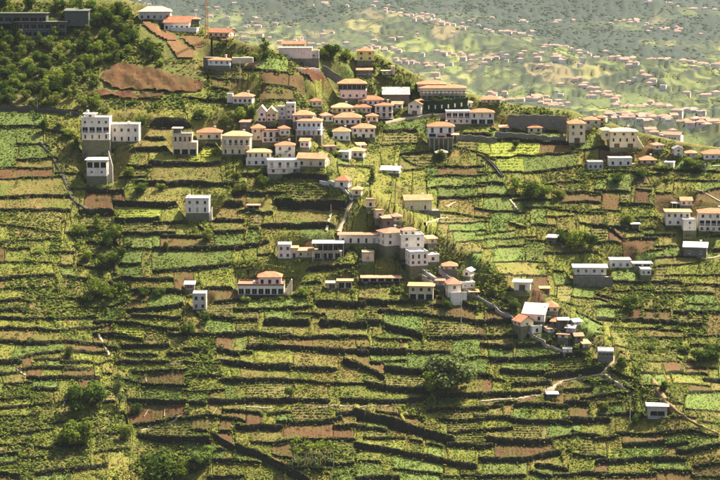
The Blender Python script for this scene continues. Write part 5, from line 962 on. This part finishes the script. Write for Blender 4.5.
# bushes growing on top of and under the terrace walls
ex_x = []; ex_s = []
for j in range(len(walls)):
    cols = np.where(~np.isnan(WY[j]))[0]; n = int(len(cols)*1.7); c = rng.choice(cols, n); xx, yy, bb = on_hill(CX[c]+warp(CX[c], WY[j, c]), WY[j, c]); A = WA[j, c]
    dn = noise(xx, yy, 6, 90+j % 7); kp = rng.uniform(size=n) < dn*1.3-.25; up = rng.uniform(size=n) < .78
    zz = np.where(up, bb+A/2+.1, bb-A/2+.1); yy = np.where(up, yy+rng.uniform(-.2, .5, n), yy-.3*A-rng.uniform(0, .7, n))
    kp &= ~inside_pad(xx, yy, .8); ex_x.append(np.stack([xx, yy, zz], -1)[kp]); ex_s.append(np.where(up, .3, .36)[kp]*rng.uniform(.6, 1.3, kp.sum()))
for j in range(len(walls)):
    cols = np.where(~np.isnan(WY[j]))[0]; n = int(len(cols)*1.2); c = rng.choice(cols, n); xx, yy, bb = on_hill(CX[c]+warp(CX[c], WY[j, c]), WY[j, c]); A = WA[j, c]
    t = rng.uniform(0, 1, n)**2.2; kp = (rng.uniform(size=n) < 1.2*noise(xx, yy, 3.2, 140)-.3) & ~inside_pad(xx, yy, .8)
    ex_x.append(np.stack([xx, yy-.06-.2*A*t-rng.uniform(0, .25, n), bb+A*(.5-t)+.1], -1)[kp]); ex_s.append((rng.uniform(.16, .36, n)*(1-.3*t))[kp])
EX = np.concatenate(ex_x); ES = np.concatenate(ex_s); em = np.where(rng.uniform(size=len(EX)) < .18, 'l_scrub', np.where(rng.uniform(size=len(EX)) < .6, 'l_grass', 'l_green'))
PT = np.concatenate([np.stack([x, y, z], -1), EX]); PS = np.concatenate([SZ, ES]); PM = np.concatenate([mi, em])
# scrub clumps: extra bushes built of many leaf faces
def clumps(n, cond, mats, smin, smax, nl):
    qx = rng.uniform(-30, 750, n); qy = rng.uniform(8, 500, n); kk = cond(qx, qy) & (qy > np.interp(qx, *CREST)+3); qx, qy = qx[kk], qy[kk]; o2 = terr_off(qx, qy)[0]; xx, yy, bb = on_hill(qx, qy)
    kk = ~inside_pad(xx, yy, 1.2); xx, yy, zz = xx[kk], yy[kk], (bb+o2)[kk]; zz = pad_clamp(xx.copy(), yy.copy(), zz); s = rng.uniform(smin, smax, len(xx)); P = []; S = []; Mx = []
    mm = rng.choice(mats, len(xx))
    for i in range(len(xx)):
        d = rng.normal(size=(nl, 3)); d /= np.linalg.norm(d, axis=1, keepdims=True); d[:, 2] = abs(d[:, 2])*.9
        P.append(np.array([xx[i], yy[i], zz[i]-.1]) + d*s[i]*rng.uniform(.6, 1.05, (nl, 1))); S.append(np.full(nl, s[i]*.34)); Mx += [mm[i]]*nl
    return np.concatenate(P), np.concatenate(S), np.array(Mx)
zone = lambda a, b: ((a < 135) & (b > 212) & (b < 345)) | ((a < 125) & (b > 390)) | ((a > 190) & (a < 222) & (b > 340) & (b < 400)) | ((a > 280) & (a < 360) & (b > 440)) | ((a > 470) & (a < 560) & (b > 255) & (b < 315)) | ((a > 570) & (a < 700) & (b > 285) & (b < 400)) | ((a > 580) & (b > 155) & (b < 185)) | ((a > 120) & (a < 215) & (b > 445))
up_z = lambda a, b: (b < 118) & ~((a > 96) & (a < 205) & (b > 62) & (b < 100)) & ~((a > 140) & (a < 215) & (b > 20) & (b < 60)) & ~((a > 290) & (a < 338) & (b < 90))
def skirts():
    # shrubs growing along the foot of every building
    P = []; S = []; Mx = []
    for (cx, cy_, c, s, x0, x1, y0, y1, pz) in PADS:
        n = int((x1-x0)*1.1)+2
        for k in range(n):
            if random.random() < .3: continue
            lx = random.uniform(x0-1, x1+1); ly = y0-random.uniform(.7, 2.2); X = cx+lx*c-ly*s; Y = cy_+lx*s+ly*c; Z = float(height(X, Y)[0]); r = random.uniform(.4, 1.15); nl = 20
            dd = rng.normal(size=(nl, 3)); dd /= np.linalg.norm(dd, axis=1, keepdims=True); dd[:, 2] = abs(dd[:, 2])
            P.append(np.array([X, Y, Z-.1]) + dd*r*rng.uniform(.6, 1.05, (nl, 1))); S.append(np.full(nl, r*.33)); Mx += [random.choice(['l_mid', 'l_scrub', 'l_green', 'l_grass', 'l_dark', 'l_yel'])]*nl
    return np.concatenate(P), np.concatenate(S), np.array(Mx)
P1 = [skirts(), clumps(2600, lambda a, b: (a > 98) & (a < 205) & (b > 63) & (b < 100), ['l_scrub', 'l_mid', 'l_grass', 'l_dry'], .3, 1.0, 14), clumps(2600, zone, ['l_scrub', 'l_scrub', 'l_mid', 'l_grass', 'l_yel', 'l_dark'], .5, 1.6, 22), clumps(2600, up_z, ['l_scrub', 'l_mid', 'l_dark', 'l_yel', 'l_green'], .6, 1.9, 22), clumps(2600, lambda a, b: ((a > 225) & (a < 470) & (b > 92) & (b < 205)) | ((abs(a-(430+1.28*(b-250))-12) < 28) & (b > 200) & (b < 400)) | ((a > 560) & (b > 150) & (b < 182)), ['l_mid', 'l_green', 'l_yel', 'l_scrub', 'l_grass', 'l_dark'], .45, 1.5, 20), clumps(1500, lambda a, b: b > 100, ['l_scrub', 'l_scrub', 'l_green', 'l_yel', 'l_dark'], .35, 1.0, 14)]
PT = np.concatenate([PT]+[p[0] for p in P1]); PS = np.concatenate([PS]+[p[1] for p in P1]); PM = np.concatenate([PM]+[p[2] for p in P1])
NAMES['l_mid'] = ('ground_cover', 'mid green low bushes between plots and houses'); NAMES['l_dark'] = ('dark_bushes', 'dark green low bushes between plots and houses')
for mt, (nm, lb) in NAMES.items():
    k = PM == mt; C = PT[k]; n = len(C); S = PS[k]
    if n == 0: continue
    Nn = rng.normal(size=(n, 3))*.42 + np.array([.05, -.1, .9]); Nn /= np.linalg.norm(Nn, axis=1, keepdims=True)
    C = C + np.stack([rng.normal(0, .12, n), rng.normal(0, .12, n), S*.55], -1)
    V, q = leaf_quads(C, Nn, S, rng); o = mobj(nm, npmesh(nm, V, q, mat=M[mt])); tag(o, lb, 'vegetation', kind='stuff')
# ================================================================ far valley side
FPY = np.array([-120, -70, -30, 0, 25, 50, 75, 100, 112, 125, 150, 175, 210, 260]); FD = np.array([8200, 7400, 6500, 5600, 4800, 4050, 3350, 2600, 2100, 1760, 1560, 1460, 1380, 1280.])
def far_d(px, py):
    d = np.interp(py, FPY, FD)
    # spurs: tongues of land that come forward and fall to the right
    w1 = np.sin((px*.55 + py*2.6)/62 + 1.2); w2 = np.sin((px*.8 - py*1.5)/41)
    return d*(1 + .030*w1 + .014*w2 + .03*(noise(px, py*1.6, 60, 5)-.5))
def relief(x, y):
    # folds of the far valley side: spurs falling towards the right
    p = (x*.9 + y*.30)/255 + 1.5*noise(x, y, 700, 301); q = 1-np.abs(np.sin(p)); k = sstep(1900, 2900, y)
    return k*(34*(q**1.3-.4)*(.5+.9*noise(x, y, 900, 305)) + 16*(noise(x, y, 230, 302)-.5)) + 5*(noise(x, y, 90, 303)-.5)
def far_pt(px, py):
    d = far_d(px, py); rx, ry, rz = ray(px, py); return rx*d, ry*d, CZ + rz*d + relief(rx*d, ry*d)
fx = np.arange(-330, 1060, 1.6); fy = np.arange(-90, 215, .8)
PX, PY = np.meshgrid(fx, fy); X, Y, Z = far_pt(PX, PY)
forest = lambda a, b: np.clip(sstep(10, -6, b - (8 + 14*noise(a, b*0, 80, 2))) + sstep(1, .6, np.hypot((a-500)/75, (b-26)/16)) + sstep(1, .6, np.hypot((a-595)/62, (b-38)/20)) + sstep(1, .55, np.hypot((a-650)/70, (b-52)/13)) + sstep(1, .6, np.hypot((a-300)/80, (b-18)/9))*.6 + sstep(1, .6, np.hypot((a-690)/70, (b-30)/12)) + sstep(1, .6, np.hypot((a-330)/60, (b-38)/10))*.5, 0, 1)
fo = forest(PX, PY)
smooth_f = sstep(1, .5, np.hypot((PX-625)/75, (PY-101)/17)) + sstep(1, .5, np.hypot((PX-660)/70, (PY-141)/12)) + sstep(1, .5, np.hypot((PX-470)/60, (PY-88+(PX-470)*-.28)/10))
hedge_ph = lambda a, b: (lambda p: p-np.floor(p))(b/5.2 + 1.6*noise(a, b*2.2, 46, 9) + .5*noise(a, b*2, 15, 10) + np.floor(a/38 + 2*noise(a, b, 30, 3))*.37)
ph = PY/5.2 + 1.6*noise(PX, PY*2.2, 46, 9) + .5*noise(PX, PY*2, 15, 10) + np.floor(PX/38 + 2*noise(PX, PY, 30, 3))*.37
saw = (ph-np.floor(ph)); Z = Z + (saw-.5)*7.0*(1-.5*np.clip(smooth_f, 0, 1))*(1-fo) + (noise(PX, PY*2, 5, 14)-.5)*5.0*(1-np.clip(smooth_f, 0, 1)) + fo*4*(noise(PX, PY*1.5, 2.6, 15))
m, nt, bs = base_mat('far slope'); at = nt.nodes.new('ShaderNodeAttribute'); at.attribute_name = 'cover_shade'
P = wpos(nt); f1 = tex(nt, .035, 5, .7, P)
mp = nt.nodes.new('ShaderNodeMapping'); mp.inputs['Scale'].default_value = (1/62, 1/310, 0); nt.links.new(P, mp.inputs[0])
wv = nt.nodes.new('ShaderNodeTexNoise'); wv.inputs['Scale'].default_value = .8; nt.links.new(mp.outputs[0], wv.inputs['Vector'])
vm = nt.nodes.new('ShaderNodeVectorMath'); vm.operation = 'MULTIPLY_ADD'; nt.links.new(wv.outputs['Color'], vm.inputs[0]); vm.inputs[1].default_value = (1.3, 1.3, 0); nt.links.new(mp.outputs[0], vm.inputs[2])
vo = nt.nodes.new('ShaderNodeTexVoronoi'); vo.inputs['Scale'].default_value = 1.0; nt.links.new(vm.outputs[0], vo.inputs['Vector'])
ve = nt.nodes.new('ShaderNodeTexVoronoi'); ve.feature = 'DISTANCE_TO_EDGE'; ve.inputs['Scale'].default_value = 1.0; nt.links.new(vm.outputs[0], ve.inputs['Vector'])
sc_ = nt.nodes.new('ShaderNodeSeparateColor'); nt.links.new(vo.outputs['Color'], sc_.inputs[0])
fld = ramp(nt, sc_.outputs[0], [(.1, (.014, .02, .008)), (.28, (.06, .07, .018)), (.5, (.1, .118, .026)), (.72, (.15, .155, .036)), (.95, (.12, .085, .045))])
fld = mix(nt, .35, fld, ramp(nt, f1, [(.32, (.03, .04, .012)), (.5, (.07, .08, .022)), (.7, (.12, .105, .045))]))
fld = mix(nt, ramp(nt, ve.outputs['Distance'], [(.05, (.85, .85, .85)), (.14, (0, 0, 0))]), fld, (.022, .03, .012))
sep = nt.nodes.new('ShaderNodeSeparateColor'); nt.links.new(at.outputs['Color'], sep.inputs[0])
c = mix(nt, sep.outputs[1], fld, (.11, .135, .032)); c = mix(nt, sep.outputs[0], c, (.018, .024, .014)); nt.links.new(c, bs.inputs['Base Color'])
nxf = len(fx); i, j = np.meshgrid(np.arange(len(fy)-1), np.arange(nxf-1), indexing='ij'); q = np.stack([i*nxf+j, (i+1)*nxf+j, (i+1)*nxf+j+1, i*nxf+j+1], -1).reshape(-1, 4)
me = npmesh('far_hillside', np.stack([X, Y, Z], -1), q, mat=m); ca = me.color_attributes.new('cover_shade', 'FLOAT_COLOR', 'POINT')
fo_shade = np.maximum(fo, .8*(saw > .74)*(noise(PX, PY*2, 9, 91) > .36)*(1-.6*np.clip(smooth_f, 0, 1)))  # forest cover, plus terrace risers painted darker: shade put into the colour
cc = np.stack([fo_shade, np.clip(smooth_f, 0, 1)*.4, fo*0, fo*0+1], -1).astype(np.float32); ca.data.foreach_set('color', cc.ravel()); tag(mobj('far_hillside', me), kind='structure')
gm = MB(); gm.add([(-9400, -50, -90), (9400, -50, -90), (9400, 9400, -90), (-9400, 9400, -90)], [(0, 1, 2, 3)]); tag(mobj('valley_floor', gm.mesh('valley_floor', M['hill'])), kind='structure')
# far woods and hedges: uncountable crowns
n = 85000; a = rng.uniform(-60, 790, n); b_ = rng.uniform(-20, 165, n); fr = forest(a, b_); k = rng.uniform(size=n) < np.maximum(fr*.95, .8*(noise(a, b_*2.6, 13, 70) > .42)*(hedge_ph(a, b_) > .5)); k &= ~((np.hypot((a-625)/72, (b_-101)/16) < 1) & (rng.uniform(size=n) < .95))
a, b_ = a[k], b_[k]; k = rng.uniform(size=len(a)) < np.where(forest(a, b_) > .5, 1, .45); a, b_ = a[k], b_[k]
# hedgerows and terrace edges in long lines across the far slope
hl = []
for _ in range(420):
    ax, ay = rng.uniform(150, 740), rng.uniform(20, 118); sl = rng.choice([.12, .25, .32, -.08, -.3], p=[.3, .28, .2, .17, .05]); L = int(rng.uniform(14, 60)); t = np.arange(0, L, .8); hx = ax+t; hy = ay+sl*t*.8+1.5*np.sin(t/9+ax); hl.append(np.stack([hx, hy], -1)[rng.uniform(size=len(t)) < .85])
hl = np.concatenate(hl); hl = hl[forest(hl[:, 0], hl[:, 1]) < .4]; n_h = len(hl); a = np.concatenate([a, hl[:, 0]]); b_ = np.concatenate([b_, hl[:, 1]])
x, y, z = far_pt(a, b_); n = len(a); sz = rng.uniform(.9, 2.4, n)*(y/2600)**.7*np.where(forest(a, b_) > .5, 1.15, .6)
oct_ = np.array([[1.2, 0, 0], [0, 1.2, 0], [-1.2, 0, 0], [0, -1.2, 0], [.2, 0, .5], [0, 0, -.35]]); V = np.stack([x, y, z+sz*.5], -1)[:, None] + oct_[None]*sz[:, None, None]*rng.uniform(.6, 1.3, (n, 6, 1))
T = np.array([[0, 1, 4], [1, 2, 4], [2, 3, 4], [3, 0, 4], [1, 0, 5], [2, 1, 5], [3, 2, 5], [0, 3, 5]]); tr = (np.arange(n)[:, None, None]*6 + T[None]).reshape(-1, 3)
M['farleaf'] = leaf_mat('far foliage', (.026, .036, .014), (.04, .053, .02), (.06, .075, .028), .1)
tag(mobj('far_woods', npmesh('far_woods', V.reshape(-1, 3), None, tr, M['farleaf'])), 'dark distant woods and hedges on the far valley side', 'woods', kind='stuff')
# far houses: wall, roof, a window pair
def far_proto(w, d, h, rise, wm, rm, kind):
    mw = MB(); mw.box(-w/2, w/2, 0, d, -4, h)
    ms = roof_mesh(kind, rise, w, d, h, rm, .5); ww = MB(); ww.box(-.6, .6, -.06, .05, 0, 1.3)
    return mw.mesh('wall', M[wm]), ms, ww.mesh('window', M['glass'])
FP = [far_proto(*a) for a in [(10, 8, 5, 2.2, 'pink', 'farroof', 'hip'), (13, 9, 5.5, 2.4, 'white', 'farroof', 'hip'), (9, 8, 6, 2.4, 'cream', 'farroof', 'gx'), (12, 8, 4.5, 2.2, 'pink', 'farroof2', 'hip'), (8, 7, 5, .4, 'white', 'rwhite', 'flat'), (15, 9, 6, 2.4, 'pink', 'farroof', 'gx')]]
def far_place(px, py):
    if py < 24: q = 'in far woods' if px > 480 else 'on the far slope'
    elif py < 48: q = 'by far woods'
    elif py < 80: q = 'mid far slope'
    else: q = 'low far slope'
    r = 'behind the hilltop villa' if px < 205 else 'above the windowless skyline building' if px < 330 else 'above the yellow-green skyline house' if px < 410 else 'above the long hotel' if px < 480 else 'above the long grey stone wall' if px < 560 else 'above the big cream building' if px < 640 else 'towards the right edge'
    return q + ' ' + r
def far_house(px, py, label, group, big=1.0, wins=False):
    x, y, z = far_pt(np.array([px]), np.array([py])); ki = random.randrange(len(FP)); wl, rf, wi = FP[ki]; look = ['pale orange-roofed house', 'wide white pink-roofed house', 'cream house with orange gable', 'pink house with dark roof', 'white flat-roofed house', 'long pale house with pink gable'][ki]; label = label or 'tiny ' + look + ' ' + far_place(px, py); label = label.replace('LOOK', look); k = random.uniform(.8, 1.2)*big
    o = empty('far_house', (float(x[0]), float(y[0]), float(z[0])+.8), random.uniform(-.5, .5)); o.scale = (k, k, k); tag(o, label, 'house', group); mobj('wall', wl, o); mobj('roof', rf, o)
    if wins:
        for q in (-2.4, 0, 2.4): mobj('window', wi, o, (q, 0, 2.2))
    return o
CL = [(225, 10, 26, 6, 14), (250, 22, 20, 6, 9), (310, 32, 26, 6, 7), (330, 12, 30, 6, 8), (385, 5, 20, 4, 6), (395, 45, 26, 8, 11), (430, 28, 16, 4, 7), (470, 22, 12, 3, 5), (490, 34, 22, 7, 16), (520, 36, 18, 4, 8), (440, 66, 20, 6, 8), (465, 62, 14, 4, 6), (490, 66, 10, 3, 5), (515, 65, 20, 5, 9), (545, 70, 16, 5, 9), (560, 68, 14, 4, 6), (545, 52, 18, 4, 6), (505, 85, 18, 4, 6), (540, 88, 20, 4, 7),
      (590, 54, 12, 3, 6), (625, 57, 14, 3, 10), (645, 64, 14, 3, 14), (662, 68, 12, 3, 8), (690, 72, 18, 4, 10), (715, 78, 16, 4, 9), (625, 20, 16, 2.5, 12), (648, 22, 12, 2.5, 8), (670, 29, 14, 2.5, 12), (645, 7, 12, 1.5, 6), (665, 10, 12, 1.5, 7), (690, 14, 14, 2, 8), (712, 18, 10, 2, 4), (565, 17, 12, 1.5, 4), (520, 14, 16, 1.5, 8), (580, 88, 14, 4, 7), (600, 75, 20, 6, 7), (640, 84, 14, 3, 6), (270, 36, 20, 4, 5), (140, 2, 14, 3, 8), (130, 6, 10, 3, 5), (700, 90, 14, 4, 6), (560, 96, 14, 3, 5)]
nf = 0
for (cx, cy_, sx, sy, n) in CL:
    for _ in range(int(n*.95)):
        if nf >= 300: break
        nf += 1; far_house(random.gauss(cx, sx*.72), random.gauss(cy_, sy*.62), None, 'houses of the far valley side', random.uniform(.7, 1.1))
# past the first 300 the far houses are one mass
V = []; Q4 = []; T3 = []; mi_ = []
def add_far(px, py):
    x, y, z = [float(q[0]) for q in far_pt(np.array([px]), np.array([py]))]; w = random.uniform(3.5, 6); d = random.uniform(3, 4.5); h = random.uniform(3, 5); r = random.uniform(-.5, .5); c, s = math.cos(r), math.sin(r); n = len(V)
    for (u, v, t) in [(-w, -d, -3), (w, -d, -3), (w, d, -3), (-w, d, -3), (-w, -d, h), (w, -d, h), (w, d, h), (-w, d, h), (-w*1.08, -d*1.1, h), (w*1.08, -d*1.1, h), (w*1.08, d*1.1, h), (-w*1.08, d*1.1, h), (-w*.45, 0, h+2.3), (w*.45, 0, h+2.3)]: V.append((x+u*c-v*s, y+u*s+v*c, z+t+.8))
    for q in [(0, 1, 5, 4), (1, 2, 6, 5), (2, 3, 7, 6), (3, 0, 4, 7)]: Q4.append(tuple(i+n for i in q)); mi_.append(0)
    k = random.choice([1, 1, 2])
    for q in [(8, 9, 13, 12), (10, 11, 12, 13), (9, 10, 13), (11, 8, 12)]: Q4.append(tuple(i+n for i in q)); mi_.append(k)
for _ in range(24):   # houses strung along the far lanes
    ax, ay = random.uniform(190, 700), random.uniform(6, 100); sl = random.choice([.1, .22, .3, .34]); m_ = random.randrange(5, 14)
    for i in range(m_):
        t = i*random.uniform(3.2, 4.4); px_, py_ = ax+t+random.uniform(-1.5, 1.5), ay+sl*t+random.uniform(-1.6, 1.6)
        if forest(np.array([px_]), np.array([py_]))[0] < .55: add_far(px_, py_)
me = bpy.data.meshes.new('distant_houses'); me.from_pydata(V, [], Q4); [me.materials.append(M[k]) for k in ('pink', 'farroof', 'farroof2')]; me.polygons.foreach_set('material_index', mi_); me.update()
tag(mobj('distant_houses', me), 'mass of tiny distant houses strung along lanes over the far slope', 'houses', kind='stuff')
vil = [(608+3.9*i+random.uniform(-1.5, 1.5), 117+.10*(4*i)+random.uniform(-2.5, 3)) for i in range(29)] + [(600+random.uniform(0, 50), 121+random.uniform(-2, 6)) for _ in range(9)] + [(668+random.uniform(0, 50), 112+random.uniform(-2, 5)) for _ in range(8)] + [(655+random.uniform(-10, 22), 138+random.uniform(-4, 6)) for _ in range(7)]
for (a, b_) in vil: far_house(a, b_, 'small LOOK in the village ' + ('behind the big cream building' if a < 645 else 'above the lone gabled house' if a < 690 else 'at the right edge'), 'houses of the village beyond the ridge', random.uniform(.6, .85), True)
# ---------------------------------------------------------------- poles and mast
def pole(px, py, h, label, mat='pole', arms=1, lean=0.0, r=.14):
    p = ground_at(px, py); s = p.y/F; H = h*s; o = empty('utility_pole', p); tag(o, label, 'pole')
    m = MB(); m.tube([(0, 0, -1), (lean*H*.5, 0, H*.5), (lean*H, 0, H)], [r, r*.85, r*.6], 8); mobj('shaft', m.mesh('shaft', M[mat]), o)
    for k in range(arms):
        m = MB(); z = H-.5-.7*k; m.box(lean*H-.7, lean*H+.7, -.05, .05, z, z+.12); mobj('crossarm', m.mesh('crossarm', M['bark']), o)
pole(461, 334, 44, 'pale utility pole standing below the pink-roofed path house')
pole(630, 423, 28, 'thin utility pole near the open concrete shelter'); pole(37.5, 110, 9, 'short pole on the road at upper left'); pole(125.5, 117, 16, 'pole above the two-storey flat-roofed house')
pole(331, 214, 10, 'left of the twin pale posts at the stair', 'path', 0, .0, .2); pole(240, 82, 26, 'slim grey pole on the green bank above the chimney-gable cottage'); pole(391, 168, 8, 'short pole beside the tent-roofed cottage')
p = ground_at(207, 42); o = empty('lattice_mast', p); tag(o, 'tall rust-coloured lattice mast rising out of the top of the picture', 'mast'); H = 26.0
for k, (a, b_) in enumerate([(-.6, -.6), (.6, -.6), (.6, .6), (-.6, .6)]):
    m = MB(); m.tube([(a, b_, -1), (a*.6, b_*.6, H)], [.14, .1], 6); mobj('leg', m.mesh('leg', M['steel']), o)
for k in range(16):
    t = k/16; w = .6*(1-.4*t); z = t*H; s = 1 if k % 2 else -1
    for (y0) in (-w, w):
        m = MB(); m.tube([(-w*s, y0, z), (w*s, y0, z+H/16)], [.06, .06], 4); mobj('brace', m.mesh('brace', M['steel']), o)
# ---------------------------------------------------------------- haze: one even box of air round everything
m = bpy.data.materials.new('haze air'); m.use_nodes = True; nt = m.node_tree; nt.nodes.clear(); out = nt.nodes.new('ShaderNodeOutputMaterial'); pv = nt.nodes.new('ShaderNodeVolumePrincipled')
pv.inputs['Color'].default_value = (.74, .85, 1.0, 1); pv.inputs['Density'].default_value = 1.25e-5; pv.inputs['Anisotropy'].default_value = 0.0; nt.links.new(pv.outputs[0], out.inputs['Volume'])
hb = MB(); hb.box(-9500, 9500, -60, 9500, -91.5, 700); tag(mobj('haze', hb.mesh('haze', m)), kind='stuff')
